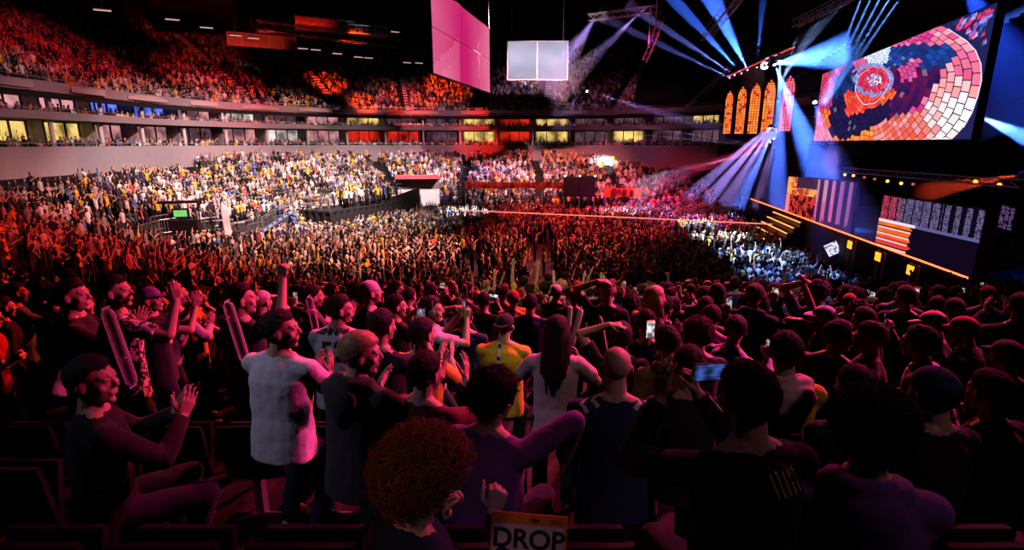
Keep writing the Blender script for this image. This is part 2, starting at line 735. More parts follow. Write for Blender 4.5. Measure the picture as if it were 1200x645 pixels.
def add_hand(mb, W, f, n, side, pose):
    s = (f.cross(n) if side > 0 else n.cross(f)).normalized()
    curl = {'open': (0.12, 0.18, 0.12), 'relax': (0.35, 0.45, 0.3), 'grip': (0.95, 1.25, 0.7), 'fist': (1.35, 1.5, 0.9), 'clap': (0.05, 0.08, 0.05)}[pose]
    spread = {'open': 0.13, 'relax': 0.05, 'grip': 0.03, 'fist': 0.0, 'clap': 0.07}[pose]
    for i, (so, ln, r) in enumerate(((0.029, 0.072, 0.0088), (0.0098, 0.081, 0.009), (-0.0098, 0.075, 0.0086), (-0.028, 0.058, 0.0076))):
        kn = W + f * (0.092 - 0.006 * abs(i - 1)) + s * so
        mb.capsule(W + f * 0.012 + s * so * 0.55, kn, 0.0145, 0.0125, 8, 3)
        a = (1.5 - i) * spread
        d = (f * math.cos(a) + s * math.sin(a)).normalized()
        p = kn
        ang = 0.0
        for j, part in enumerate((0.46, 0.30, 0.24)):
            ang += curl[j]
            dd = d * math.cos(ang) + n * math.sin(ang)
            q = p + dd * ln * part
            mb.capsule(p, q, r * (1 - 0.08 * j), r * (1 - 0.08 * (j + 1)), 8, 3)
            p = q
    t0 = W + f * 0.022 + s * 0.018 + n * 0.004
    k = 0.35 if pose in ('open', 'clap') else 0.8
    d1 = (s * 0.75 + f * 0.6 + n * 0.15 * k).normalized()
    d2 = (s * (0.45 - 0.4 * (k > .5)) + f * 0.8 + n * 0.55 * k).normalized()
    t1 = t0 + d1 * 0.045
    t2 = t1 + d2 * 0.033
    t3 = t2 + (d2 * 0.9 + n * 0.2 * k).normalized() * 0.027
    mb.capsule(t0, t1, 0.0155, 0.0115, 8, 3)
    mb.capsule(t1, t2, 0.0108, 0.0098, 8, 3)
    mb.capsule(t2, t3, 0.0098, 0.0085, 8, 3)


def add_head(mb, M, lod=0):
    """Head with skull, jaw, nose, lips, brows, ears; M head matrix (y forward)."""
    R3 = M.to_3x3()

    def P(x, y, z):
        return M @ Vector((x, y, z))
    mb.ell(P(0, -0.012, 0.035), (0.077, 0.097, 0.086), R3, 20, 14)
    mb.ell(P(0, 0.028, -0.012), (0.066, 0.067, 0.098), R3, 18, 14)
    mb.ell(P(0, 0.026, -0.062), (0.052, 0.056, 0.05), R3)
    mb.ell(P(0, 0.066, -0.098), (0.023, 0.02, 0.018), R3, 12, 8)
    mb.capsule(P(0, 0.088, 0.022), P(0, 0.109, -0.018), 0.0085, 0.0125, 10)
    mb.ell(P(0.011, 0.098, -0.024), (0.009, 0.011, 0.008), R3, 8, 6)
    mb.ell(P(-0.011, 0.098, -0.024), (0.009, 0.011, 0.008), R3, 8, 6)
    mb.capsule(P(-0.02, 0.087, -0.052), P(0.02, 0.087, -0.052), 0.0075, 0.0075, 8)
    mb.capsule(P(-0.016, 0.084, -0.064), P(0.016, 0.084, -0.064), 0.0085, 0.0085, 8)
    for s in (1, -1):
        mb.capsule(P(0.014 * s, 0.089, 0.036), P(0.048 * s, 0.07, 0.034), 0.0085, 0.0075, 8)
        mb.ell(P(0.045 * s, 0.062, -0.022), (0.022, 0.022, 0.022), R3, 10, 8)
        mb.ell(P(0.031 * s, 0.078, 0.016), (0.014, 0.012, 0.010), R3, 10, 8)
        ear = R3 @ rotm(z=0.45 * s)
        mb.ell(P(0.08 * s, -0.004, -0.002), (0.009, 0.021, 0.032), ear, 12, 10)
        mb.ell(P(0.076 * s, 0.002, -0.026), (0.009, 0.011, 0.011), ear, 10, 8)


def body_mesh(po, name, voxel):
    mb = MB()
    w = po.width
    T = po.T
    c = po.c
    mb.loft([(c((0, 0, z)), rx * w, ry, T) for z, rx, ry in ((0.86, .12, .10), (0.90, .158, .118), (0.98, .16, .118), (1.08, .142, .102), (1.2, .152, .112), (1.32, .165, .116), (1.40, .135, .095), (1.45, .08, .07), (1.5, .058, .056))])
    for s in (1, -1):
        a = po.arms[s]
        mb.capsule(c((0.03 * s, -0.02, 1.47)), a['S'].lerp(c((0, -0.01, 1.44)), .2), 0.05, 0.046)
        mb.capsule(c((0.06 * s, -0.005, 1.39)), a['S'], 0.07, 0.054)
        mb.capsule(a['S'], a['E'], 0.052, 0.041)
        mb.capsule(a['E'], a['W'], 0.041, 0.027)
        add_hand(mb, a['W'], a['f'], a['n'], s, a['pose'])
        hp, kn, an = po.legs[s]
        mb.capsule(hp, kn, 0.086, 0.056)
        mb.capsule(kn, an, 0.054, 0.037)
        mb.capsule(an + Vector((0, -0.02, -0.035)), an + Vector((0.02 * s, 0.16, -0.045)), 0.042, 0.034)
    hm = po.head_matrix()
    mb.capsule(c((0, -0.02, 1.44)), hm @ Vector((0, -0.018, -0.045)), 0.060, 0.054)
    add_head(mb, hm)
    return bake(mb, name, voxel, 2)


def shirt_mesh(po, name, sleeve, voxel=0.012, disp=0.016, hood=False, loose=1.0):
    mb = MB()
    w, T, c = po.width, po.T, po.c
    g = 0.014 * loose
    mb.loft([(c((0, 0, z)), (rx + g) * w, ry + g, T) for z, rx, ry in ((0.80 if po.hip.z > .7 else .84, .175, .135), (0.86, .172, .132), (0.98, .166, .124), (1.08, .158, .116), (1.2, .162, .12), (1.32, .168, .12), (1.40, .138, .1), (1.445, .088, .076), (1.475, .062, .06))])
    for s in (1, -1):
        a = po.arms[s]
        mb.capsule(c((0.035 * s, -0.02, 1.452)), a['S'].lerp(c((0, -0.01, 1.44)), .2), 0.056, 0.056)
        mb.capsule(c((0.06 * s, -0.005, 1.38)), a['S'], 0.08, 0.065)
        if sleeve == 'short':
            e = a['S'].lerp(a['E'], 0.68)
            mb.tube(a['S'], e, 0.064, 0.064, 14)
        elif sleeve == 'long':
            mb.capsule(a['S'], a['E'], 0.064, 0.056)
            e = a['E'].lerp(a['W'], 0.96)
            mb.tube(a['E'], e, 0.057, 0.042, 14)
    if hood:
        hm = po.head_matrix()
        for k in range(9):
            t = PI * 1.25 * (k / 8 - 0.5) - PI / 2
            t2 = PI * 1.25 * ((k + 1) / 8 - 0.5) - PI / 2
            if k < 8:
                f = lambda q: c((0.095 * math.cos(q), -0.03 + 0.09 * math.sin(q), 1.475 + 0.02 * math.sin(-q)))
                mb.capsule(f(t), f(t2), 0.036, 0.036, 10)
        mb.ell(c((0, -0.135, 1.40)), (0.105, 0.05, 0.10), T)
        mb.ell(c((0, -0.14, 1.33)), (0.06, 0.035, 0.08), T)
    return bake(mb, name, voxel, 2, disp)


def trousers_mesh(po, name, voxel=0.018):
    mb = MB()
    dz = po.hip.z - 0.95
    mb.loft([(Vector((0, 0, z + dz)), rx, ry, None) for z, rx, ry in ((0.83, .15, .12), (0.90, .172, .13), (0.99, .17, .126), (1.02, .165, .122))])
    for s in (1, -1):
        hp, kn, an = po.legs[s]
        mb.capsule(hp, kn, 0.098, 0.072)
        mb.tube(kn, an + Vector((0, 0, -.02)), 0.071, 0.06, 14)
    return bake(mb, name, voxel, 1, 0.012)


def shoe_mesh():
    mb = MB()
    for s in (1, -1):
        mb.loft([(Vector((0.115 * s, 0.03, z)), rx, ry, None) for z, rx, ry in ((0.0, .046, .135), (0.03, .05, .14), (0.06, .045, .12), (0.09, .038, .06))], 14)
    return mb


def smooth01(t):
    t = max(0.0, min(1.0, t))
    return t * t * (3 - 2 * t)


def hair_mesh(kind, name, seed=0, strands=0):
    """Hair or headwear, in head coordinates."""
    rng = random.Random(seed)
    mb = MB()
    off = Vector((seed * 3.7, 0, 0))

    def scalp(th, front=0.60, side=0.02, back=-0.80, amp=0.25, fr=14, base=1.0, n=40, m=28):
        def fn(d):
            y = d.y
            z0 = side + (front - side) * smooth01(y / 0.8) if y > 0 else side + (back - side) * smooth01(-y / 0.75)
            e = smooth01((d.z - z0 + 0.10) / 0.16)
            nz = noise.noise(d * fr * 0.35 + off) * amp + noise.noise(d * fr + off) * amp * 0.6
            return (0.93 * (1 - e) + e * (base + th / 0.085 * (1 + nz)))
        mb.ell((0, -0.013, 0.033), (0.077, 0.097, 0.087), None, n, m, fn)

    if kind == 'short':
        scalp(0.017, 0.66, -0.06, -0.88, 0.38, 16, n=56, m=40)
        mb.ell((0, -0.008, 0.076), (0.066, 0.084, 0.066), None, 40, 28, lambda d: 1 + 0.10 * noise.noise(d * 6 + off) + 0.05 * noise.noise(d * 16 + off))
    elif kind == 'fade':
        scalp(0.007, 0.66, -0.12, -0.8, 0.25, 18)
        mb.ell((0, -0.006, 0.07), (0.066, 0.085, 0.062), None, 24, 16, lambda d: 1 + 0.06 * noise.noise(d * 5 + off))
    elif kind == 'quiff':
        scalp(0.014)
        mb.ell((0.0, 0.02, 0.10), (0.055, 0.07, 0.04), None, 24, 16, lambda d: 1 + 0.12 * noise.noise(d * 5 + off))
    elif kind == 'bowl':
        scalp(0.021, 0.42, -0.28, -0.62, 0.08, 6)
    elif kind == 'curly':
        scalp(0.034, 0.5, -0.25, -0.75, 0.6, 20, n=60, m=44)
    elif kind == 'bigcurly':
        scalp(0.052, 0.40, -0.35, -0.98, 0.5, 18, n=70, m=50)
    elif kind in ('long', 'ponytail', 'bun'):
        scalp(0.016, 0.55, -0.15, -0.9, 0.12, 9)
        if kind == 'long':
            k = 18
            for i in range(k):
                a = PI + PI * (i / (k - 1))
                x, y = 0.082 * math.cos(a), -0.02 + 0.088 * math.sin(a)
                ln = 0.40 + rng.uniform(-.05, .05)
                pts = [(x * .96, y * .96, 0.06), (x * 1.05, y * 1.04, -0.03), (x * 1.1 + rng.uniform(-.01, .01), y * 1.1, -0.14), (x * 1.2 + rng.uniform(-.015, .015), y * 1.2 - .03, -0.27), (x * 1.05 + rng.uniform(-.02, .02), y * 1.2 - .04, -ln)]
                mb.path(pts, [0.014, 0.021, 0.024, 0.022, 0.005], 7)
        elif kind == 'ponytail':
            mb.path([(0, -.10, .06), (0, -.14, .05), (0, -.155, -.02), (0.01, -.15, -.12), (0.0, -.14, -.22)], [.02, .026, .03, .024, .006], 10)
        else:
            mb.ell((0, -0.10, 0.09), (0.045, 0.045, 0.042), None, 18, 12, lambda d: 1 + 0.12 * noise.noise(d * 9 + off))
    elif kind in ('cap', 'backcap'):
        def fn(d):
            return 1.0 if d.z > 0.02 else 0.9 + 0.1 * smooth01(1 + (d.z - 0.02) / 0.08)
        mb.ell((0, -0.013, 0.043), (0.084, 0.104, 0.090), None, 32, 24, fn)
        mb.ell((0, -0.013, 0.134), (0.008, 0.008, 0.006), None, 8, 6)
        sg = 1 if kind == 'cap' else -1
        vs = []
        for z in (0.048, 0.054):
            for i in range(13):
                t = PI * i / 12
                vs.append((0.078 * math.cos(t), -0.013 * (1 - sg) / 2 + sg * (0.05 + 0.035 * math.sin(t)), z))
            for i in range(13):
                t = PI * i / 12
                vs.append((0.073 * math.cos(t), sg * (0.06 + 0.115 * math.sin(t)), z - 0.012 * math.sin(t) + 0.004 * abs(math.cos(t))))
        fs = []
        for i in range(12):
            fs += [(i, i + 1, 14 + i, 13 + i), (26 + i, 39 + i, 40 + i, 27 + i), (13 + i, 14 + i, 40 + i, 39 + i), (i, 26 + i, 27 + i, i + 1)]
        fs += [(0, 13, 39, 26), (12, 38, 51, 25)]
        mb.add(vs, fs)
        # hair below the cap's edge
    elif kind == 'beanie':
        mb.ell((0, -0.013, 0.045), (0.085, 0.105, 0.098), None, 32, 24, lambda d: (1.0 if d.z > -0.1 else 0.88) + 0.02 * noise.noise(d * 6))
    elif kind == 'beard':
        def fnb(d):
            e = smooth01((-d.z - 0.05 + 0.35 * d.y) / 0.25) * smooth01((d.y + 0.35) / 0.3)
            return 0.9 + e * (0.2 + 0.10 * noise.noise(d * 12))
        mb.ell((0, 0.022, -0.045), (0.061, 0.062, 0.068), None, 32, 24, fnb)
    elif kind == 'napehair':
        scalp(0.010, 1.5, 0.0, -0.78, 0.1)
    for i in range(strands):
        # loose strands standing off the scalp
        while True:
            d = Vector((rng.gauss(0, 1), rng.gauss(0, 1), rng.gauss(0, 1)))
            if d.length < 1e-3:
                continue
            d.normalize()
            y = d.y
            z0 = 0.05 + 0.5 * smooth01(y / 0.8) if y > 0 else -0.05 - 0.75 * smooth01(-y / 0.75)
            if kind == 'bigcurly':
                z0 -= 0.25
            if d.z > z0:
                break
        th = {'bigcurly': 0.048, 'curly': 0.03, 'bowl': 0.02}.get(kind, 0.012)
        q = Vector((d.x * 0.077, d.y * 0.097 - .013, d.z * 0.087 + .033)) + d * th * 0.7
        up = Vector((0, 0, 1))
        t = (d.cross(up).normalized() * rng.uniform(-1, 1) + d.cross(d.cross(up)) * rng.uniform(-.3, 1)).normalized()
        cur = rng.uniform(2, 5) if kind in ('curly', 'bigcurly') else rng.uniform(0, 1.0)
        ln = {'bigcurly': rng.uniform(.035, .085), 'curly': rng.uniform(.025, .05)}.get(kind, rng.uniform(.015, .038))
        b = d.cross(t)
        pts = []
        for k in range(6):
            u = k / 5
            pts.append(q + d * ln * u * (0.8 if kind in ('curly', 'bigcurly') else .35) + (t * math.cos(cur * u * 2) + b * math.sin(cur * u * 2) - t) * ln * 0.35 + t * ln * u * .6)
        r = 0.0019 if kind in ('curly', 'bigcurly') else 0.0013
        mb.path(pts, [r, r, r, r, r * .8, r * .3], 4)
    me = mb.mesh(name)
    me.shade_smooth()
    return me


SKINS = [mat('skin_%d' % i, c, 0.5, noise_amt=0.1, scale=40, spec=0.45) for i, c in enumerate([(0.62, 0.38, 0.28), (0.55, 0.33, 0.23), (0.68, 0.45, 0.34), (0.40, 0.23, 0.15), (0.22, 0.12, 0.08)])]
HAIRS = {'black': mat('hair_black', (0.010, 0.008, 0.007), 0.75, spec=0.2), 'dark brown': mat('hair_brown', (0.022, 0.013, 0.009), 0.75, spec=0.2), 'brown': mat('hair_midbrown', (0.06, 0.033, 0.02), 0.75, spec=0.2), 'blond': mat('hair_blond', (0.42, 0.27, 0.12), 0.45, spec=0.5), 'ginger': mat('hair_ginger', (0.30, 0.11, 0.035), 0.45, spec=0.5)}


def cloth(name, col):
    return mat('cloth_' + name, col, 0.9, noise_amt=0.18, scale=60, bump=0.15, spec=0.2, sheen=0.1)


CLOTH = {'black': cloth('black', (0.018, 0.017, 0.02)), 'white': cloth('white', (0.72, 0.70, 0.72)), 'grey': cloth('grey', (0.22, 0.22, 0.23)), 'dark grey': cloth('darkgrey', (0.06, 0.06, 0.065)),
         'yellow': cloth('yellow', (0.80, 0.50, 0.03)), 'navy': cloth('navy', (0.02, 0.03, 0.10)), 'maroon': cloth('maroon', (0.10, 0.012, 0.02)), 'red': cloth('red', (0.45, 0.03, 0.03)), 'blue': cloth('blue', (0.05, 0.12, 0.5)), 'lavender': cloth('lavender', (0.45, 0.42, 0.6)), 'pink': cloth('pink', (0.7, 0.4, 0.45)), 'orange': cloth('orange', (0.85, 0.28, 0.02)), 'green': cloth('green', (0.12, 0.3, 0.12)), 'brown': cloth('brown', (0.35, 0.17, 0.03)), 'purple': cloth('purple', (0.22, 0.08, 0.35)), 'beige': cloth('beige', (0.5, 0.42, 0.33))}
M_DENIM = cloth('denim', (0.014, 0.016, 0.032))
M_SHOE = mat('shoe_black', (0.03, 0.03, 0.03), 0.7)
SHOES = None


def row_y(k):
    return FY0 - (k + 0.5) * ROW


def tread(Y):
    k = int((FY0 - Y) / ROW)
    return low_z(k, -1) if Y < FY0 else 0.0


def tread_xy(x, y):
    d = sd_rect(x, y, FX0, RX, FY0, FY1, FR)
    if d <= 0:
        return 0.0
    k = int(d / ROW)
    cx = min(max(x, FX0 + FR), RX - FR)
    cy = min(max(y, FY0 + FR), FY1 - FR)
    v = Vector((x - cx, y - cy))
    ny = v.normalized().y if v.length > 1e-6 else -1
    return low_z(k, ny)


def at_ground(px, py, h=0.0):
    z = 0.0
    for _ in range(30):
        p = at_z(px, py, z + h)
        z = z * .5 + tread_xy(p.x, p.y) * .5
    p.z = tread_xy(p.x, p.y)
    return p


FENCE = [at_ground(x, y) for x, y in ((178, 280), (194, 274), (208, 271), (224, 271), (240, 273), (256, 275), (271, 276), (286, 275), (300, 273), (315, 268), (330, 263))]
PEOPLE = []          # (object, x, y, phrase, px, py)


def child(name, me, material, parent, M=None):
    o = bpy.data.objects.new(name, me)
    COL.objects.link(o)
    if material is not None:
        if len(me.materials) == 0:
            me.materials.append(material)
        elif me.materials[0] != material:
            o.material_slots[0].link = 'OBJECT'
            o.material_slots[0].material = material
    o.parent = parent
    if M is not None:
        o.matrix_local = M
    return o


def decal(target, body_M, s, size, centre, material, name, back=True, mesh=None, spacing=1.0, bold=0.0, tilt=0.0, eps=0.006):
    """Lettering pressed on the cloth: the flat outline is projected on the shirt along the local y axis."""
    me = mesh or text_mesh(s, size, 0, spacing, bold)
    bm = bmesh.new()
    bm.from_mesh(me)
    bmesh.ops.triangulate(bm, faces=bm.faces[:])
    for _ in range(2):
        bmesh.ops.subdivide_edges(bm, edges=[e for e in bm.edges if e.calc_length() > 0.012], cuts=1)
    bmesh.ops.triangulate(bm, faces=bm.faces[:])
    tb = bmesh.new()
    tb.from_mesh(target)
    bvh = BVHTree.FromBMesh(tb)
    sg = 1 if back else -1   # back may also be 'top'
    ct, st = math.cos(tilt), math.sin(tilt)
    lost = []
    for v in bm.verts:
        x, z = v.co.x * ct - v.co.y * st, v.co.x * st + v.co.y * ct
        if back == 'top':
            o = Vector((centre[0] + x, centre[1] + z, 3.0))
            hit = bvh.ray_cast(o, Vector((0, 0, -1)))
            if hit[0] is not None:
                v.co = hit[0] + Vector((0, -.3, 1)).normalized() * eps
                continue
        o = Vector((centre[0] + x * sg, -1.0 * sg, centre[1] + z))
        hit = bvh.ray_cast(o, Vector((0, sg, 0)))
        if hit[0] is not None:
            v.co = hit[0] - Vector((0, sg * eps, 0))
        else:
            lost.append(v)
    bmesh.ops.delete(bm, geom=lost, context='VERTS')
    out = bpy.data.meshes.new(name)
    bm.to_mesh(out)
    bm.free()
    tb.free()
    out.materials.append(material)
    return out


def hero(px, py, Y, yaw, label, shirt='black', sleeve='short', hair='short', haircol='black', skin=1, pose=None, hood=False, cap=None, phrase=None, voxel=0.006, row=None, strands=500, scale=None, beard=False, loose=1.0, group=None, disp=0.016, trousers=None, exact=False):
    """One foreground person: head at a point of the photograph, at distance Y, standing on the row there."""
    k = int((FY0 - Y) / ROW)
    yr = Y if exact else row_y(k)
    tz = tread(yr)
    po = Pose(**(pose or {}))
    hm = po.head_matrix()
    p = at_y(px, py, yr)
    ang = -R(yaw)
    for _ in range(4):
        off = rotm(z=ang) @ hm.translation
        s = scale or (p.z - tz) / off.z
        p = at_y(px, py, yr + off.y * s)
    s = (p.z - tz) / off.z
    if s > 1.12 and not scale:
        s = 1.12
    if s < 0.97 and not scale:
        # lower than standing height: knees bent or sitting on the seat
        s = 1.0
        hz = 0.95
        for _ in range(5):
            hz = max(0.50, min(0.95, hz - (off.z - (p.z - tz))))
            po = Pose(hipz=hz, **(pose or {}))
            hm = po.head_matrix()
            off = rotm(z=ang) @ hm.translation
            p = at_y(px, py, yr + off.y)
        s = max(0.9, min(1.0, (p.z - tz) / off.z))
    if abs(s - 1) > 0.09:
        print('HERO scale %.2f at %d,%d row %d Y %.2f : %s' % (s, px, py, k, yr, label))
    x0 = p.x - off.x * s
    o = bpy.data.objects.new('person', body_mesh(po, 'body', voxel))
    COL.objects.link(o)
    o.data.materials.append(SKINS[skin])
    o.location = (x0, yr, tz + 0.002)
    o.rotation_euler = (0, 0, ang)
    o.scale = (s, s, s)
    tag(o, label, 'person', group)
    sm = shirt_mesh(po, 'shirt', sleeve, 0.011, disp, hood, loose)
    so = child('hoodie' if hood else ('shirt' if sleeve == 'short' else 'sweater'), sm, CLOTH.get(shirt, shirt) if isinstance(shirt, str) else shirt, o)
    child('trousers', trousers_mesh(po, 'trousers'), trousers or M_DENIM, o)
    sh = shoe_mesh().mesh('shoes')
    child('shoes', sh, M_SHOE, o, Matrix.Translation((0, po.legs[1][2].y + .03, 0)))
    if hair:
        ho = child('hair' if hair not in ('cap', 'backcap', 'beanie') else hair.replace('back', ''), hair_mesh(hair, 'hair', int(px), strands if hair not in ('cap', 'backcap', 'beanie') else 0), HAIRS[haircol] if hair not in ('cap', 'backcap', 'beanie') else CLOTH[cap or 'black'], o, hm)
        if hair in ('cap', 'backcap', 'beanie'):
            child('hair', hair_mesh('napehair', 'hair', int(px), 60), HAIRS[haircol], o, hm)
    if beard:
        child('beard', hair_mesh('beard', 'beard', int(px)), HAIRS[haircol], o, hm)
    o['_po'] = 0
    del o['_po']
    PEOPLE.append((o, x0, yr, phrase, px, py))
    return o, po, so, s


def hand_world(o, po, s, side):
    a = po.arms[side]
    M = Matrix.LocRotScale(o.location, o.rotation_euler, o.scale)
    return M @ a['W'], (M.to_3x3() @ a['f']).normalized(), (M.to_3x3() @ a['n']).normalized()
# ------------------------------------------------------------------ foreground people
def arms(kind, **k):
    if kind == 'clap':
        return {'R': dict(hand=(0.05, 0.36, 1.34), pose='clap', n=(-1, 0, 0), f=(-0.1, 0.45, 0.9), pole=(1, -0.3, -1)), 'L': dict(hand=(-0.06, 0.36, 1.33), pose='clap', n=(1, 0, 0), f=(0.1, 0.6, 0.8), pole=(-1, -0.3, -1))}
    if kind == 'claphigh':
        return {'R': dict(hand=(0.10, 0.36, 1.50), pose='open', n=(-1, 0.1, 0), f=(-0.1, 0.3, 1), pole=(1, 0, -1)), 'L': dict(hand=(-0.07, 0.36, 1.49), pose='open', n=(1, 0.1, 0), f=(0.15, 0.3, 0.9), pole=(-1, 0, -1))}
    if kind == 'phone':
        return {'R': dict(hand=(0.07, 0.36, 1.50), pose='grip', n=(-0.8, 0.5, 0), f=(-0.25, 0.2, 1), pole=(0.7, -0.2, -1)), 'L': dict(hand=(-0.07, 0.36, 1.50), pose='grip', n=(0.8, 0.5, 0), f=(0.25, 0.2, 1), pole=(-0.7, -0.2, -1))}
    if kind == 'phone1':
        return {'R': dict(hand=(0.12, 0.33, 1.52), pose='grip', n=(-0.6, 0.8, 0), f=(-0.15, 0.2, 1), pole=(0.7, -0.2, -1))}
    if kind == 'raiseboth':
        return {'R': dict(hand=(0.26, 0.12, 1.92), pose='open', n=(-0.3, 1, 0), f=(0.05, 0.1, 1), pole=(1, -0.2, 0)), 'L': dict(hand=(-0.26, 0.12, 1.92), pose='open', n=(0.3, 1, 0), f=(-0.05, 0.1, 1), pole=(-1, -0.2, 0))}
    if kind == 'raiser':
        return {'R': dict(hand=(0.24, 0.16, 1.90), pose='fist', n=(-0.3, 1, 0), f=(0.0, 0.1, 1), pole=(1, -0.2, 0))}
    if kind == 'raisel':
        return {'L': dict(hand=(-0.24, 0.16, 1.90), pose='fist', n=(0.3, 1, 0), f=(0.0, 0.1, 1), pole=(-1, -0.2, 0))}
    if kind == 'head':
        return {'L': dict(hand=(-0.10, -0.02, 1.74), pose='relax', n=(1, 0, -0.8), f=(0.8, -0.2, 0.1), pole=(-1, 0.2, 0.1))}
    if kind == 'fold':
        return {'R': dict(hand=(-0.08, 0.25, 1.18), pose='relax', n=(0, -1, 0), f=(-1, 0.2, 0.1), pole=(0.35, -0.3, -1)), 'L': dict(hand=(0.06, 0.24, 1.22), pose='relax', n=(0, -1, 0), f=(1, 0.2, 0.1), pole=(-0.35, -0.3, -1))}
    if kind == 'stick':
        return {'R': dict(hand=(0.16, 0.34, 1.32), pose='fist', n=(-1, 0, 0), f=(-0.3, 0.8, 0.2), pole=(1, -0.3, -1)), 'L': dict(hand=(-0.14, 0.34, 1.32), pose='fist', n=(1, 0, 0), f=(0.3, 0.8, 0.2), pole=(-1, -0.3, -1))}
    return {}


M_PRINT = mat('print_black', (0.02, 0.02, 0.025), 0.8)
M_PRINTW = mat('print_white', (0.75, 0.72, 0.78), 0.8)
M_PRINTG = mat('print_gold', (0.55, 0.36, 0.10), 0.6)
M_PHONE = mat('phone_black', (0.015, 0.015, 0.018), 0.25, spec=0.6)
M_SKINPLASTIC = None
HER = {}

# a shirt with a light and dark leafy print
M_PATTERN = bpy.data.materials.new('cloth_leaf_print')
M_PATTERN.use_nodes = True
_nt = M_PATTERN.node_tree
_tc = _nt.nodes.new('ShaderNodeTexCoord')
_vo = _nt.nodes.new('ShaderNodeTexNoise')
_vo.inputs['Scale'].default_value = 22
_vo.inputs['Detail'].default_value = 1
_vo.inputs['Distortion'].default_value = 1.2
_cr = _nt.nodes.new('ShaderNodeValToRGB')
_cr.color_ramp.elements[0].position = 0.50
_cr.color_ramp.elements[0].color = (0.015, 0.015, 0.02, 1)
_cr.color_ramp.elements[1].position = 0.54
_cr.color_ramp.elements[1].color = (0.7, 0.66, 0.64, 1)
_nt.links.new(_tc.outputs['Object'], _vo.inputs['Vector'])
_nt.links.new(_vo.outputs['Fac'], _cr.inputs['Fac'])
_nt.links.new(_cr.outputs['Color'], _nt.nodes['Principled BSDF'].inputs['Base Color'])
_nt.nodes['Principled BSDF'].inputs['Roughness'].default_value = 0.85


def P_(lean=0, twist=0, yaw=0, pitch=0, roll=0, a=None, width=1.0):
    return dict(lean=R(lean), twist=R(twist), yaw=R(yaw), pitch=R(pitch), roll=R(roll), arms=a or {}, width=width)


def H_(key, *a, **k):
    HER[key] = hero(*a, **k)


V5 = 0.0058
H_('bearded', 330, 388, 3.1, 14, 'bearded dark-haired person in a plain white T-shirt, face turned to the stage', 'white', 'short', 'short', 'dark brown', 1, P_(5, 0, 68, -2, 0, {'R': dict(hand=(0.12, 0.34, 1.24), pose='clap', n=(-1, 0, 0), f=(-0.1, 0.5, 0.9), pole=(1, -0.3, -1)), 'L': dict(hand=(0.0, 0.35, 1.23), pose='clap', n=(1, 0, 0), f=(0.1, 0.6, 0.8), pole=(-1, -0.3, -1))}, 1.14), beard=True, phrase='the bearded person in white', voxel=V5, exact=True, strands=260)
H_('jersey', 399, 364, 4.2, 2, 'person in a white jersey with a black name and number 52 on its back', 'white', 'short', 'short', 'black', 1, P_(6, 0, 66, 0, 0, arms('fold'), 1.05), phrase='the person in jersey 52', exact=True)
H_('blond', 424, 416, 2.75, 24, 'blond bowl-cut person in a dark grey hoodie clapping with open hands', 'dark grey', 'long', 'bowl', 'blond', 2, P_(6, 0, 54, 4, 0, {'R': dict(hand=(0.16, 0.42, 1.30), pose='open', n=(-0.4, 0.9, 0), f=(0.1, 0.2, 1), pole=(1, -0.3, -1)), 'L': dict(hand=(-0.12, 0.36, 1.28), pose='open', n=(1, 0.2, 0), f=(0.2, 0.5, 0.9), pole=(-1, -0.3, -1))}), hood=True, phrase='the blond person in a grey hoodie', voxel=V5, exact=True, strands=500)
H_('blackhair', 500, 439, 2.75, 20, 'short black-haired person seen from behind in a dark red top, bare neck lit pink', 'maroon', 'short', 'short', 'black', 1, P_(5, 0, 20, 3, 0, arms('claphigh')), phrase='the black-haired person in dark red', voxel=V5, exact=True, strands=400)
H_('yellowtee', 496, 393, 3.8, 24, 'dark-haired person in a yellow and orange T-shirt with a dark collar', 'yellow', 'short', 'short', 'black', 1, P_(4, 0, 20, 0, 0, arms('clap'), 1.05), phrase='the person in the yellow and orange tee', exact=True)
H_('headset', 506, 364, 4.75, 55, 'person wearing a head band, facing the stage, in a grey-lavender top', 'lavender', 'short', 'short', 'dark brown', 1, P_(2, 0, 30, 0, 0, arms('phone')), phrase='the person with the head band', exact=True)
H_('yellowjersey', 592, 383, 4.65, 10, 'person in a black cap and bright yellow jersey with a white stripe down its back', 'yellow', 'short', 'backcap', 'black', 1, P_(8, -6, 12, 0, 0, arms('fold'), 1.1), cap='black', phrase='the capped person in the yellow jersey', exact=True)
H_('darkhair', 580, 468, 2.25, 25, 'dark curly-haired person raising a purple sleeved elbow, neck bare', 'purple', 'long', 'curly', 'black', 2, P_(6, 0, 15, 4, 0, {'R': dict(hand=(0.29, 0.24, 1.30), pose='relax', n=(-1, 0, 0), f=(0.1, 0.2, -1), pole=(0.35, -0.1, 1.0))}), phrase='the person with the raised purple elbow', voxel=V5, exact=True, strands=500)
H_('bigcurl', 498, 562, 1.48, 46, 'person with a large mop of frizzy ginger-brown curls, fist holding a DROP sign', 'navy', 'long', 'bigcurly', 'ginger', 2, P_(4, 0, 22, 8, 0, {'R': dict(hand=(0.12, 0.27, 1.43), pose='fist', n=(-0.6, 0.5, 0), f=(0, 0.3, 1), pole=(1, -0.3, -1)), 'L': dict(hand=(-0.20, 0.30, 1.25), pose='grip', n=(0.8, 0.5, 0), f=(0.1, 0.3, 1), pole=(-1, -0.3, -1))}), phrase='the person with the big ginger curls', voxel=0.005, exact=True, strands=2600)
H_('bald', 722, 433, 2.6, 5, 'bald person in a dark jersey with white double chevrons on both shoulders', 'navy', 'short', None, 'black', 2, P_(2, 0, 0, 6, 0, arms('fold'), 1.08), phrase='the bald person in chevrons', voxel=V5, exact=True)
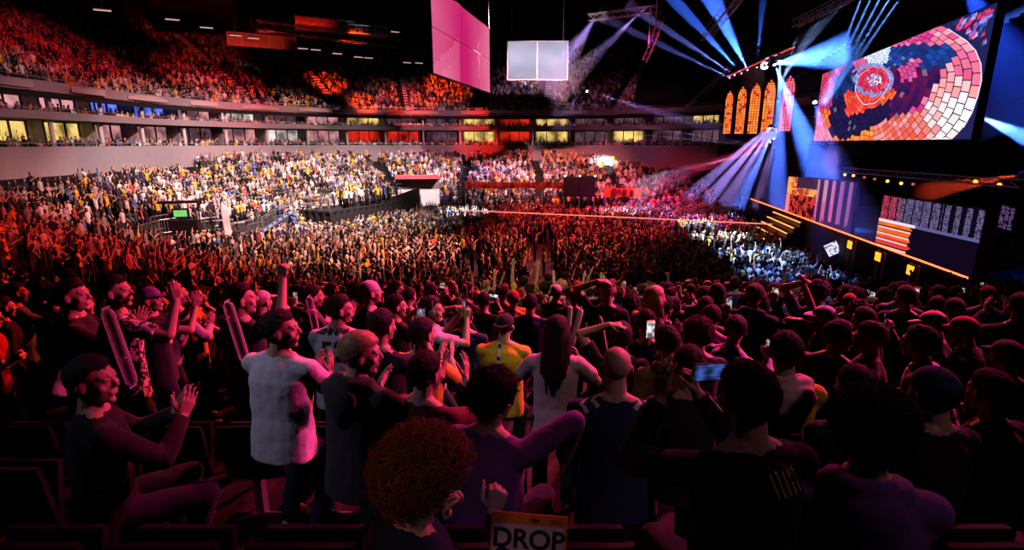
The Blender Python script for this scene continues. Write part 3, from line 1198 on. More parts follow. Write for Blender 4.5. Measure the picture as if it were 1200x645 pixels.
H_('longhair', 653, 390, 3.65, 8, 'person with long straight black hair over a pale pink-lavender top', 'pink', 'short', 'long', 'black', 1, P_(2, 0, 6, 2, 0, arms('stick'), 0.92), phrase='the person with long black hair', exact=True)
H_('armhead', 728, 396, 4.1, 8, 'person with one forearm raised and a hand laid on the head, black top', 'black', 'short', 'short', 'dark brown', 1, P_(2, 0, 5, 0, 0, arms('head')), phrase='the person with a hand on the head', exact=True)
H_('ears', 757, 380, 4.3, 0, 'short-haired person with lit ears and collar, square-on behind, black top', 'black', 'short', 'fade', 'black', 1, P_(0, 0, 0, 4, 0, arms('fold')), phrase='the person with lit ears', exact=True)
H_('brownphone', 781, 403, 3.7, -6, 'person in a mustard brown hoodie filming with a bright phone held up', 'brown', 'long', 'short', 'black', 1, P_(4, 0, -4, 6, 0, arms('phone1')), hood=True, phrase='the filming person in mustard brown', exact=True)
H_('dark806', 807, 432, 2.8, 4, 'short-haired person in a plain black top between the bald person and the blue phone', 'black', 'short', 'short', 'dark brown', 1, P_(0, 0, 6, 6, 0, arms('fold')), phrase='the plain black-top person by the bald one', voxel=V5, exact=True, strands=300)
H_('frizzy', 818, 394, 4.0, 6, 'person with short frizzy red-lit curls and a dark top', 'dark grey', 'short', 'curly', 'brown', 2, P_(0, 0, 8, 6, 0, arms('fold')), phrase='the person with frizzy curls', exact=True, strands=700)
H_('purplestripe', 834, 373, 5.0, 18, 'dark-haired person in a dark purple-striped tee leaning towards the aisle', 'purple', 'short', 'short', 'black', 1, P_(8, 0, 15, 0, 0, arms('clap')), phrase='the person in the purple tee', exact=True)
H_('leaner', 862, 388, 4.2, 60, 'person bent forward in a pale grey shirt, lit phone in hand', 'lavender', 'long', 'short', 'black', 1, P_(28, 0, -30, 10, 0, arms('phone1')), phrase='the bent person in pale grey', exact=True)
H_('bluephone', 874, 469, 1.6, -8, 'dark-haired person in a black and gold-striped jacket filming with a blue-lit phone', 'black', 'long', 'short', 'black', 1, P_(4, 0, -4, 6, 0, {'R': dict(hand=(-0.02, 0.33, 1.52), pose='grip', n=(-0.8, 0.5, 0), f=(-0.25, 0.2, 1), pole=(0.7, -0.2, -1)), 'L': dict(hand=(-0.19, 0.30, 1.52), pose='open', n=(0.9, 0.4, 0), f=(0.15, 0.2, 1), pole=(-0.7, -0.2, -1))}, 1.08), phrase='the person filming with the blue phone', voxel=V5, exact=True, strands=700)
H_('pinkhood', 920, 415, 2.85, 6, 'close-cropped person wearing a pink hood over a yellow-backed jacket', 'yellow', 'long', 'short', 'black', 1, P_(2, 0, 8, 2, 0, arms('fold'), 1.05), phrase='the person with the pink hood', voxel=V5, exact=True, strands=400)
H_('round', 1001, 456, 2.45, 0, 'person with a smooth close-shaven round head above the dark curls', 'black', 'short', 'fade', 'black', 2, P_(0, 0, 0, 8, 0, arms('fold')), phrase='the round close-shaven head', voxel=V5, exact=True, strands=60)
H_('darkcurl', 1022, 508, 1.55, 18, 'person with a big head of dark curls and a grey-purple jacket', 'purple', 'long', 'curly', 'black', 1, P_(2, 0, 15, 6, 0, arms('fold'), 1.1), hood=True, phrase='the person with dark curls', voxel=V5, exact=True, strands=1800)
H_('blueknit', 1092, 464, 2.25, -8, 'person in a navy knitted cap with a thin blue-lit edge', 'black', 'long', 'beanie', 'black', 1, P_(0, 0, -4, 6, 0, arms('fold')), cap='navy', phrase='the person in the navy knitted cap', voxel=V5, exact=True)
H_('glasses', 1076, 404, 3.3, -40, 'person bending with broad grey-lavender shoulders behind the navy knitted cap', 'lavender', 'long', 'short', 'black', 1, P_(20, 0, 10, 0, 0, arms('fold'), 1.12), phrase='the bending grey-shouldered person', exact=True)
H_('faceright', 984, 396, 3.8, 45, 'dark-haired person in profile facing a neighbour, grey knit sleeve', 'grey', 'long', 'short', 'black', 1, P_(2, 0, 45, 0, 0, arms('fold')), phrase='the person in grey knit', exact=True)
H_('faceleft', 1018, 398, 3.7, -60, 'dark-haired person turned to face the neighbour in grey knit', 'black', 'short', 'short', 'black', 1, P_(0, 0, -25, 0, 0, arms('fold')), phrase='the person facing the grey knit', exact=True)
H_('lavcap', 964, 374, 4.9, -70, 'person in a pale lavender cap with the brim to the side', 'black', 'short', 'cap', 'black', 1, P_(4, 0, -15, 2, 0, arms('raiser')), cap='lavender', phrase='the person in the pale lavender cap', exact=True)
H_('pointing', 1011, 376, 4.9, -20, 'dark-haired person stretching a bare arm out to the side', 'black', 'short', 'short', 'black', 1, P_(0, 0, 5, 0, 0, {'L': dict(hand=(-0.55, 0.25, 1.62), pose='relax', n=(0, 0, -1), f=(-1, 0.2, 0.3), pole=(-0.2, -1, 0))}), phrase='the person stretching an arm', exact=True)
H_('tiltcap', 1092, 382, 4.4, -55, 'person in a tilted pinkish cap beside two dark caps', 'black', 'short', 'cap', 'black', 1, P_(6, 0, -10, 10, 12, arms('phone1')), cap='pink', phrase='the person in the tilted pinkish cap', exact=True)
H_('wine', 1128, 389, 4.2, -30, 'person in a round wine-red cap at the dark end of the row', 'black', 'short', 'cap', 'black', 1, P_(4, 0, 0, 10, 0, arms('fold')), cap='red', phrase='the person in the wine-red cap', exact=True)
H_('farcap', 1178, 420, 3.4, 0, 'person in a dark cap with a grey-lit edge at the end of the row', 'black', 'long', 'cap', 'black', 1, P_(4, 0, 0, 6, 0, arms('fold')), cap='dark grey', phrase='the person in the grey-edged cap', exact=True)
H_('farhead', 1158, 462, 2.6, -10, 'short-haired person in black near the dark end of the row', 'black', 'long', 'short', 'black', 1, P_(4, 0, 0, 6, 0, arms('fold')), phrase='the person in black at the row end', exact=True)
H_('lavshirt', 893, 334, 9.4, 14, 'tall person in a pale grey-lavender shirt seen from behind', 'lavender', 'short', 'short', 'black', 1, P_(4, 0, 15, 0, 0, arms('clap'), 1.1), phrase='the tall person in the pale shirt', exact=True)
H_('lavtop', 958, 333, 9.2, 30, 'person in a lavender top with bushy dark hair, twisted to the stage', 'lavender', 'short', 'curly', 'black', 1, P_(8, 10, 25, 0, 0, arms('clap')), phrase='the person in the lavender top', exact=True)
H_('whiteshoulder', 862, 329, 9.6, 10, 'person in a navy jersey with white shoulder lines', 'navy', 'short', 'short', 'black', 1, P_(2, 0, 5, 0, 0, arms('fold')), phrase='the person with white shoulder lines', exact=True)
H_('rail', 760, 320, 12.6, -10, 'person in a pale blue-lavender T-shirt standing by the front rail', 'lavender', 'short', 'short', 'black', 1, P_(10, 0, -5, 0, 0, arms('fold'), 1.1), phrase='the person in pale blue at the rail', exact=True)
H_('whitecap', 652, 344, 8.1, 20, 'person in a white bucket-like cap in the middle rows', 'black', 'short', 'beanie', 'black', 1, P_(2, 0, 5, 0, 0, arms('clap')), cap='white', phrase='the person in the white cap', exact=True)
H_('yellowcap', 673, 349, 7.6, 16, 'person in a round yellow cap in front of a red-capped neighbour', 'black', 'short', 'beanie', 'black', 1, P_(2, 0, 5, 0, 0, arms('clap')), cap='yellow', phrase='the person in the yellow cap', exact=True)
H_('redcap', 677, 338, 9.3, 16, 'person in a round red cap behind the yellow cap', 'black', 'short', 'beanie', 'black', 1, P_(2, 0, 5, 0, 0, arms('clap')), cap='red', phrase='the person in the red cap', exact=True)
H_('yellowback', 643, 318, 13.2, 16, 'person in a yellow shirt with a dark shoulder strap by the front rail', 'yellow', 'short', 'short', 'black', 1, P_(4, 0, 5, 0, 0, arms('fold')), phrase='the person in yellow at the rail', exact=True)
H_('yellowarms', 614, 331, 11.4, 20, 'person in a yellow shirt with both bare arms thrown up', 'yellow', 'short', 'short', 'black', 1, P_(0, 0, 5, 0, 0, arms('raiseboth')), phrase='the person in yellow with arms up', exact=True)
H_('maroon', 602, 352, 7.1, 14, 'person in a maroon cap and a yellow shirt collar', 'yellow', 'short', 'beanie', 'black', 1, P_(4, 0, 5, 0, 0, arms('fold')), cap='red', phrase='the person in the maroon cap', exact=True)
H_('navynum', 622, 357, 6.4, 10, 'person in a navy jersey with faded number 22 on the back', 'navy', 'short', 'short', 'black', 1, P_(2, 0, 5, 0, 0, arms('fold'), 1.1), phrase='the person in jersey 22', exact=True)
H_('filmer', 567, 354, 7.0, 20, 'person in black filming with a phone that shows a bright picture', 'black', 'short', 'short', 'black', 1, P_(0, 0, 0, 0, 0, arms('phone')), phrase='the filming person in black', exact=True)
H_('navyback', 545, 372, 5.6, 10, 'broad person in a navy-blue tee with an arm up behind the head', 'navy', 'short', 'short', 'black', 1, P_(4, 0, 5, 0, 0, arms('head'), 1.15), phrase='the broad person in navy blue', exact=True)
# the left side
H_('leftprofile', 110, 448, 2.4, 44, 'person in profile with dark hair, pink-lit collar and hands clapping', 'black', 'long', 'short', 'black', 1, P_(4, 0, 45, -2, 0, arms('clap')), phrase='the clapping person with the pink collar', voxel=V5, exact=True, strands=300)
H_('leafprint', 136, 343, 4.0, 40, 'person in a leaf-print shirt with a bare arm bent up beside the face', M_PATTERN, 'short', 'short', 'black', 1, P_(2, 0, 40, -4, 0, {'R': dict(hand=(0.30, 0.30, 1.56), pose='relax', n=(-1, 0.2, 0), f=(0, 0.1, 1), pole=(0.7, 0.3, -1))}), phrase='the person in the leaf print', exact=True)
H_('leftface', 86, 342, 4.3, 60, 'person in profile with a red-lit cheek and dark spotted top', 'black', 'short', 'short', 'black', 1, P_(0, 0, 25, -4, 0, arms('clap')), phrase='the red-cheeked person in profile', exact=True)
H_('purplecap', 177, 352, 4.9, 50, 'person in a purple flat cap with printed lettering on a pale chest panel', 'black', 'short', 'cap', 'black', 1, P_(0, 0, 30, -2, 0, arms('claphigh')), cap='purple', phrase='the person in the purple cap', exact=True)
H_('armup', 283, 352, 4.3, 30, 'person in black with a red-lit bare arm swung up', 'black', 'short', 'short', 'black', 1, P_(0, 0, 30, -4, 0, {'R': dict(hand=(0.30, 0.18, 1.80), pose='fist', n=(-0.3, 1, 0), f=(0.1, 0, 1), pole=(1, -0.2, -0.3))}), phrase='the person swinging a bare arm', exact=True)
H_('filmtop', 448, 384, 3.6, 25, 'dark-haired person with a bare forearm up, filming on a phone', 'black', 'short', 'short', 'black', 1, P_(0, 0, 10, 0, 0, arms('phone1')), phrase='the filming person with a bare forearm', exact=True)
H_('bareneck', 465, 360, 5.4, 40, 'dark-haired person in black, hand cupped by the mouth', 'black', 'short', 'short', 'black', 1, P_(0, 0, 30, 0, 0, arms('claphigh')), phrase='the person with a cupped hand', exact=True)

# ---- lettering and marks on clothing
def mark(key, text, size, centre, m, name, **k):
    o, po, so, s = HER[key]
    child(name, decal(so.data, None, text, size, centre, m, name, **k), None, so)


mark('jersey', 'LENNART', 0.078, (0.0, 1.33), M_PRINT, 'lettering', bold=0.002, spacing=0.95)
mark('jersey', '52', 0.22, (0.0, 1.17), M_PRINT, 'lettering', bold=0.004)
mark('navynum', '22', 0.20, (0.0, 1.24), mat('print_faded', (0.12, 0.11, 0.2), .8), 'lettering')



def shape_mesh(polys):
    bm = bmesh.new()
    for p in polys:
        bm.faces.new([bm.verts.new((x, y, 0)) for x, y in p])
    me = bpy.data.meshes.new('shape')
    bm.to_mesh(me)
    bm.free()
    return me


def mark_shape(key, polys, centre, m, name, back=True, eps=.006):
    o, po, so, s = HER[key]
    child(name, decal(so.data, None, '', 1, centre, m, name, mesh=shape_mesh(polys), back=back, eps=eps), None, so)


def strip(x, z0, z1, w, n=14):
    out = []
    for i in range(n):
        a, b = z0 + (z1 - z0) * i / n, z0 + (z1 - z0) * (i + 1) / n
        out.append([(x - w, a), (x + w, a), (x + w, b), (x - w, b)])
    return out


mark_shape('yellowjersey', strip(0.0, -0.28, 0.16, 0.017), (-0.02, 1.25), M_PRINTW, 'stripe')
mark_shape('yellowjersey', [[(-0.014, z - .012), (0.014, z - .02), (0.014, z + .012), (-0.014, z + .02)] for z in (-.2, -.1, 0.0, .1)], (-0.02, 1.25), M_PRINT, 'stripe_print', eps=.009)
for sx in (-1, 1):
    polys = []
    for i in range(2):
        x = sx * (0.085 + i * 0.055)
        d = 0.03 * sx
        t = 0.022 * sx
        polys.append([(x, 0.03), (x + t, 0.03), (x + d + t, 0), (x + d, 0)])
        polys.append([(x + d, 0), (x + d + t, 0), (x + t, -0.03), (x, -0.03)])
    mark_shape('bald', [[(a, b) for a, b in p] for p in polys], (0.0, -0.02), M_PRINTW, 'chevron', back='top')
mark_shape('bluephone', [[(-.09 + i * .012, .12 - i * .0), (-.084 + i * .012, .12), (.02 + i * .012, -.18), (.012 + i * .012, -.18)] for i in range(0, 10, 2)], (0.02, 1.20), M_PRINTG, 'stripe')
mark_shape('whiteshoulder', [[(-.17, .0), (-.05, .05), (-.05, .065), (-.17, .02)], [(.17, .0), (.05, .05), (.05, .065), (.17, .02)]], (0, 1.38), M_PRINTW, 'stripe')
mark_shape('yellowback', [[(-.10, .12), (-.07, .12), (.12, -.2), (.09, -.2)]], (0, 1.28), M_PRINT, 'strap')

mark_shape('purplecap', [[(-.13 + .065 * i, -.10 + .05 * j), (-.065 + .065 * i, -.10 + .05 * j), (-.065 + .065 * i, -.05 + .05 * j), (-.13 + .065 * i, -.05 + .05 * j)] for i in range(4) for j in range(4)], (0, 1.29), mat('print_pink', (.6, .4, .5), .8), 'chest_panel', back=False)
mark('purplecap', 'ID', 0.12, (0.0, 1.29), M_PRINT, 'lettering', back=False, eps=.010)
# pink hood of the yellow jacket
o, po, so, s = HER['pinkhood']
mb = MB()
for k in range(12):
    t0, t1 = [PI * 1.3 * (q / 12 - 0.5) - PI / 2 for q in (k, k + 1)]
    f = lambda q: po.c((0.105 * math.cos(q), -0.03 + 0.095 * math.sin(q), 1.482 + 0.02 * math.sin(-q)))
    mb.capsule(f(t0), f(t1), 0.04, 0.04, 10)
mb.loft([(po.c((0, -0.128, z)), rx, ry, po.T) for z, rx, ry in ((1.22, .02, .02), (1.27, .07, .042), (1.35, .115, .06), (1.43, .135, .072), (1.49, .11, .06), (1.51, .07, .04))])
child('hood', bake(mb, 'hood', 0.01, 3, 0.014, 0.08), CLOTH['pink'], o)
# head band on its wearer
o, po, so, s = HER['headset']
hm = po.head_matrix()
mb = MB()
mb.path([hm @ Vector((0.088 * math.cos(t), 0.01, 0.02 + 0.112 * math.sin(t))) for t in np.linspace(0.0, PI, 17)], 0.008, 8)
for sx in (-1, 1):
    mb.ell(hm @ Vector((0.085 * sx, 0.005, 0.0)), (0.018, 0.032, 0.036), hm.to_3x3(), 14, 10)
child('headphones', mb.mesh('headphones'), mat('plastic_grey', (.25, .25, .28), .4), o)
for m_ in o.children[-1:]:
    m_.data.shade_smooth()
# eyes on the faces that show
M_EYE = mat('eye_white', (0.7, 0.68, 0.66), 0.2, noise_amt=0.02, spec=0.6)
M_IRIS = mat('eye_iris', (0.04, 0.02, 0.01), 0.15, spec=0.7)
for key in ('bearded', 'jersey', 'blond', 'leftprofile', 'leafprint', 'leftface', 'purplecap', 'faceright', 'faceleft', 'headset', 'lavcap', 'armup'):
    o, po, so, s = HER[key]
    hm = po.head_matrix()
    for sx in (-1, 1):
        mb = MB()
        mb.ell((0.031 * sx, 0.083, 0.017), (0.0125, 0.0095, 0.0085), None, 14, 10)
        e = child('eye', mb.mesh('eye'), M_EYE, o, hm)
        e.data.shade_smooth()
        mb = MB()
        mb.ell((0.031 * sx, 0.0905, 0.017), (0.0055, 0.003, 0.0055), None, 12, 8)
        child('iris', mb.mesh('iris'), M_IRIS, e)


V3 = Vector
# ------------------------------------------------------------------ things in hands
def smartphone(loc, f, n, label, cols, lit=2.2, group=None, size=1.0):
    """Phone standing along f, its screen facing -n (to its owner)."""
    t = thing('smartphone', label, 'phone', loc, 0, group)
    z = Vector(f).normalized()
    y = (Vector(n) - z * Vector(n).dot(z)).normalized()
    x = y.cross(z)
    t.matrix_world = Matrix.Translation(loc) @ Matrix((x, y, z)).transposed().to_4x4() @ Matrix.Scale(size, 4)
    mb = MB()
    w, h, d = 0.037, 0.076, 0.0045
    pts = []
    for cx, cz, a0 in ((w - .009, h - .009, 0), (-w + .009, h - .009, 90), (-w + .009, -h + .009, 180), (w - .009, -h + .009, 270)):
        for k in range(5):
            a = R(a0 + k * 22.5)
            pts.append((cx + .009 * math.cos(a), cz + .009 * math.sin(a)))
    m = len(pts)
    vs = [(a, -d, b) for a, b in pts] + [(a, d, b) for a, b in pts]
    mb.add(vs, [tuple(range(m)), tuple(reversed(range(m, 2 * m)))] + [(i + 1 if i + 1 < m else 0, i, m + i, m + (i + 1) % m) for i in range(m)])
    mb.build('case', M_PHONE, t)
    mb = MB()
    rng = random.Random(int(abs(loc[0]) * 977 + abs(loc[1]) * 131))
    nx, nz = 8, 16
    o3 = rng.uniform(0, 50)
    for i in range(nx):
        for j in range(nz):
            f = noise.noise(V3((i * .35 + o3, j * .22, 1))) * .9 + .5 - abs(j / nz - .55) * .8
            c0 = cols[int(o3) % len(cols)]
            c1 = cols[(int(o3) + 2) % len(cols)]
            f = max(0, min(1, f))
            mb.cur = tuple((a_ * f + b_ * (1 - f) * .35) * (.15 + .95 * f) for a_, b_ in zip(c0, c1))
            x0, x1 = -w + .004 + (2 * w - .008) * i / nx, -w + .004 + (2 * w - .008) * (i + 1) / nx
            z0, z1 = -h + .007 + (2 * h - .014) * j / nz, -h + .007 + (2 * h - .014) * (j + 1) / nz
            mb.add([(x0, -d - .0006, z0), (x1, -d - .0006, z0), (x1, -d - .0006, z1), (x0, -d - .0006, z1)], [(0, 1, 2, 3)])
    mb.build('screen', attr_mat('phone_screen_%s' % lit, emit=lit), t)
    mb = MB()
    mb.tube((0.02, d, h - .02), (0.02, d + .002, h - .02), 0.009, n=14)
    mb.build('camera_lens', M_PHONE, t)
    return t


WARMPIC = [(1, .95, .85), (1, .8, .7), (.9, .9, 1), (1, .6, .5), (.8, .75, 1)]
BLUEPIC = [(.1, .2, 1), (.2, .45, 1), (.15, .3, 1)]


def phone_in(key, label, cols=WARMPIC, lit=2.2, both=False, dz=0.075, tilt=None, dx=0.0):
    o, po, so, s = HER[key]
    W, f, n = hand_world(o, po, s, 1)
    if both:
        W2, _, _ = hand_world(o, po, s, -1)
        c = (W + W2) / 2 + Vector((0, 0, .10 * s))
    else:
        c = W + f * 0.09 * s + n * 0.035 * s
    fwd = Matrix.LocRotScale(None, o.rotation_euler, None).to_3x3() @ Vector((0, 1, 0))
    c = c + fwd * 0.02 + Vector((dx, 0, dz - .075))
    land = tilt is not None
    up = Vector((0, 0, 1))
    if land:
        side = fwd.cross(up)
        up = side
    return smartphone(c, up, fwd, label, cols, lit)


phone_in('brownphone', 'bright phone held up by the person in mustard brown', lit=2.6, dx=-.08, dz=.10)
phone_in('leaner', 'lit phone in the hand of the bent person in pale grey', lit=1.6)
phone_in('bluephone', 'blue-lit phone held sideways by the person in gold stripes', BLUEPIC, .8, True, tilt=1, dx=.125)
phone_in('filmer', 'small bright phone held up by the filming person in black', lit=2.4, both=True, tilt=1)
phone_in('headset', 'phone in the raised hands of the person with the head band', [(.5, .3, .6), (.3, .1, .4), (.9, .5, .7)], .8, True)
phone_in('filmtop', 'phone held up by the bare-forearmed person behind the blond one', [(.9, .9, 1), (.5, .4, .8), (1, .8, .8)], 1.2)
phone_in('tiltcap', 'dim phone in the hand of the person in the tilted cap', [(.5, .4, .4), (.1, .08, .1)], .8)

# inflatable clapping sticks
M_STICK = bpy.data.materials.new('stick_plastic')
M_STICK.use_nodes = True
_nt = M_STICK.node_tree
_b = _nt.nodes['Principled BSDF']
_b.inputs['Base Color'].default_value = (0.6, 0.5, 0.58, 1)
_b.inputs['Roughness'].default_value = 0.25
_tr = _nt.nodes.new('ShaderNodeBsdfTransparent')
_tr.inputs['Color'].default_value = (0.97, 0.93, 0.97, 1)
_lw = _nt.nodes.new('ShaderNodeLayerWeight')
_lw.inputs['Blend'].default_value = 0.45
_tn = _nt.nodes.new('ShaderNodeTexNoise')
_tn.inputs['Scale'].default_value = 14
_mx = _nt.nodes.new('ShaderNodeMixShader')
_ma = _nt.nodes.new('ShaderNodeMath')
_ma.operation = 'MULTIPLY_ADD'
_ma.inputs[1].default_value = 0.8
_ma.inputs[2].default_value = 0.0
_nt.links.new(_lw.outputs['Facing'], _ma.inputs[0])
_nt.links.new(_ma.outputs[0], _mx.inputs[0])
_nt.links.new(_tr.outputs[0], _mx.inputs[1])
_nt.links.new(_b.outputs[0], _mx.inputs[2])
_nt.links.new(_mx.outputs[0], _nt.nodes['Material Output'].inputs['Surface'])


def stick(p0, p1, r, label, group=None, material=None):
    p0, p1 = Vector(p0), Vector(p1)
    t = thing('inflatable_stick', label, 'clapper stick', p0, 0, group)
    L = (p1 - p0).length
    t.rotation_euler = (p1 - p0).to_track_quat('Z', 'Y').to_euler()
    mb = MB()
    n = 18
    prof = [(0.0, 0.2), (0.02, 0.7), (0.06, 0.95), (0.12, 1), (0.5, 1.02), (0.88, 1), (0.94, 0.95), (0.98, 0.7), (1.0, 0.2)]
    mb.loft([(Vector((0, 0, z * L)), r * q, r * q * .92, None) for z, q in prof], n)
    mb.build('tube', material or M_STICK, t, smooth=True)
    mb = MB()
    for z0, z1 in ((-0.012, 0.004), (L - .004, L + .012)):
        mb = MB()
        mb.box((-r * .95, -0.002, z0), (r * .95, 0.002, z1))
        mb.build('end_seam', M_STICK, t)
    mb = MB()
    mb.tube((r * 1.0, 0, L * .9), (r * 1.15, 0, L * .9), .006, n=8)
    mb.build('valve', M_STICK, t)
    return t


def stick_px(a, b, Y, r, label, Yb=None, material=None):
    return stick(at_y(*b, Yb or Y), at_y(*a, Y), r, label, None, material)


M_STICKP = mat('stick_pink_foil', (0.75, 0.45, 0.6), 0.35, noise_amt=0.25, scale=18, spec=0.5)
stick_px((124, 362), (156, 452), 3.45, 0.040, 'long clear clapper stick raised beside the leaf-print shirt')
stick_px((266, 354), (288, 424), 3.7, 0.037, 'clear clapper stick raised just behind the bearded person')
stick_px((362, 348), (372, 396), 4.7, 0.034, 'clear clapper stick between the bearded person and jersey 52')
stick_px((422, 342), (424, 364), 6.6, 0.034, 'short clear clapper stick held above jersey 52')
stick_px((496, 338), (498, 356), 7.4, 0.038, 'clear clapper stick above the head band wearer')
stick_px((522, 336), (524, 352), 7.6, 0.036, 'clear clapper stick beside the navy-blue broad back')
stick_px((544, 334), (546, 350), 7.9, 0.036, 'clear clapper stick rising behind the navy-blue broad back')
stick_px((668, 359), (666, 384), 4.9, 0.028, 'upright pink clapper stick behind the long black hair', material=M_STICKP)
stick_px((681, 362), (669, 408), 4.3, 0.027, 'slanted pink clapper stick beside the long black hair', material=M_STICKP)
stick_px((703, 371), (710, 412), 5.2, 0.024, 'small pink clapper stick by the hand on the head', material=M_STICKP)
stick_px((775, 376), (767, 416), 4.15, 0.022, 'long pink clapper stick in front of the lit ears', material=M_STICKP)
stick_px((784, 376), (778, 398), 4.6, 0.030, 'short pink clapper stick above the mustard hoodie', material=M_STICKP)
stick_px((756, 345), (764, 362), 7.4, 0.03, 'grey clapper stick slanting under the pale blue T-shirt')

# the DROP sign
t = thing('hand_sign', 'orange-edged card sign with bold DROP lettering in a raised fist', 'sign', at_y(619, 633, 1.50))
t.rotation_euler = (R(-14), R(2.5), R(-4))
mb = MB()
W_, H_2 = 0.25, 0.17
mb.box((-W_ / 2, -0.002, -H_2 * .75), (W_ / 2, 0.002, H_2 * .5))
mb.build('card', mat('card_orange', (0.75, 0.22, 0.02), 0.7), t)
mb = MB()
mb.box((-W_ / 2 + .008, -0.0032, -H_2 * .72), (W_ / 2 - .008, -0.0022, H_2 * .5 - .036))
mb.build('panel', mat('card_white', (0.62, 0.55, 0.68), 0.7), t)


def flat_text(s, size, loc, material, parent, bold=0.0, name='lettering', rot=(PI / 2, 0, 0), spacing=1.0, depth=0.0):
    me = text_mesh(s, size, depth, spacing, bold)
    me.name = name
    me.materials.append(material)
    o = bpy.data.objects.new(name, me)
    COL.objects.link(o)
    o.parent = parent
    o.location = loc
    o.rotation_euler = rot
    return o


flat_text('DROP', 0.088, (0.0, -0.0042, 0.0), M_PRINT, t, 0.0022)
flat_text('Upa.', 0.018, (0.02, -0.0032, 0.066), M_PRINT, t, 0.0008)
mb = MB()
for i in range(2):
    mb.box((.066, -.0032, .067 - i * .008), (.108, -.0022, .070 - i * .008))
mb.build('small_print', M_PRINT, t)
# ------------------------------------------------------------------ the middle rows: individual people, copied from a set of posed figures
TPL = []
_specs = [('fold', P_(2, 0, 8, 4, 0, arms('fold'))), ('down', P_(0, 0, -6, 2, 0, {})), ('clap', P_(4, 0, 10, 0, 0, arms('clap'), 1.05)), ('claphigh', P_(3, 0, 5, -4, 0, arms('claphigh'))), ('phone', P_(0, 0, 0, 0, 0, arms('phone'))), ('phone1', P_(2, 0, 0, 2, 0, arms('phone1'), 0.95)), ('raiseboth', P_(0, 0, 5, -8, 0, arms('raiseboth'))), ('raiser', P_(0, 0, 10, -4, 0, arms('raiser'))), ('head', P_(2, 0, 6, 0, 0, arms('head'), 0.95)), ('turn', P_(0, 0, 48, 0, 0, arms('fold'))), ('turnl', P_(0, 0, -50, 0, 0, {})), ('leanf', P_(22, 0, 0, -8, 0, arms('clap')))]
for nm, po_ in _specs:
    po = Pose(**po_)
    b = body_mesh(po, 'body_' + nm, 0.0085)
    st = shirt_mesh(po, 'shirt_' + nm, 'short', 0.014, 0.016)
    sl = shirt_mesh(po, 'sweater_' + nm, 'long', 0.014, 0.016, nm in ('fold', 'phone1', 'down'))
    b.materials.append(SKINS[1])
    st.materials.append(CLOTH['black'])
    sl.materials.append(CLOTH['black'])
    TPL.append((nm, po, b, st, sl))
TR_ME = trousers_mesh(Pose(), 'trousers')
TR_ME.materials.append(M_DENIM)
SH_ME = shoe_mesh().mesh('shoes')
SH_ME.materials.append(M_SHOE)
HAIR_T = {k: hair_mesh(k, 'hair_' + k, 50 + i, 80 if k not in ('cap', 'beanie') else 0) for i, k in enumerate(('short', 'fade', 'quiff', 'curly', 'long', 'ponytail', 'bun', 'bowl', 'cap', 'beanie', 'napehair'))}
POSETXT = {'fold': 'arms folded', 'down': 'arms down', 'clap': 'clapping low', 'claphigh': 'clapping high', 'phone': 'filming two-handed', 'phone1': 'filming one-handed', 'raiseboth': 'arms up', 'raiser': 'fist up', 'head': 'hand on head', 'turn': 'face stagewards', 'turnl': 'face turned left', 'leanf': 'leaning forward'}
HAIRTXT = {'short': 'short {c} hair', 'fade': 'cropped {c} hair', 'quiff': 'brushed-up {c} hair', 'curly': 'curly {c} hair', 'long': 'long {c} hair', 'ponytail': '{c} ponytail', 'bun': '{c} hair bun', 'bowl': 'bowl-cut {c} hair'}

rng = random.Random(5)
taken = [(x, y) for _, x, y, _, _, _ in PEOPLE]
cands = []
for k in range(CUT, 25):
    y = row_y(k)
    if y < 2.0:
        continue
    half = y * 1.02 + 1.0
    x = -half + rng.uniform(0, .4)
    while x < half:
        jx, jy = x + rng.uniform(-.06, .06), y + rng.uniform(-.10, .12)
        z = tread_xy(jx, jy)
        pxx, pyy, d = project((jx, jy, z + 1.62))
        ok = -30 < pxx < 1230 and pyy < 640
        for tx, ty in taken:
            if abs(tx - jx) < 0.46 and abs(ty - jy) < 0.40:
                ok = False
                break
        # keep what stands just in front of a named person's face line free
        if ok and rng.random() < 0.96:
            cands.append((d, jx, jy, z, pxx, pyy))
        x += rng.uniform(0.50, 0.60)
cands.sort()
# nothing may stand between the camera and the named people
near = []
for c in cands:
    d, jx, jy, z, pxx, pyy = c
    hpx = 0.25 * FPX / d
    bad = False
    for o, x0, y0, ph, hx, hy in PEOPLE:
        if y0 > jy + 0.1 and y0 < jy + 6.5 and y0 < 9:
            hh = 0.25 * FPX / max(.5, y0)
            if abs(hx - pxx) < hpx * 0.62 + hh * 0.62 and pyy - hpx * .6 < hy + hh * 1.2:
                bad = True
                break
    if not bad:
        near.append(c)
N_MID = 300 - len(PEOPLE)
mids = near[:N_MID]
rest_south = near[N_MID:]
print('people named', len(PEOPLE), 'mid', len(mids), 'south rest', len(rest_south), 'furthest', mids[-1][0])
SHIRTW = [('black', 40), ('dark grey', 10), ('navy', 10), ('white', 10), ('grey', 8), ('yellow', 8), ('lavender', 4), ('red', 5), ('blue', 3), ('orange', 2), ('beige', 3), ('green', 2)]
used = {}
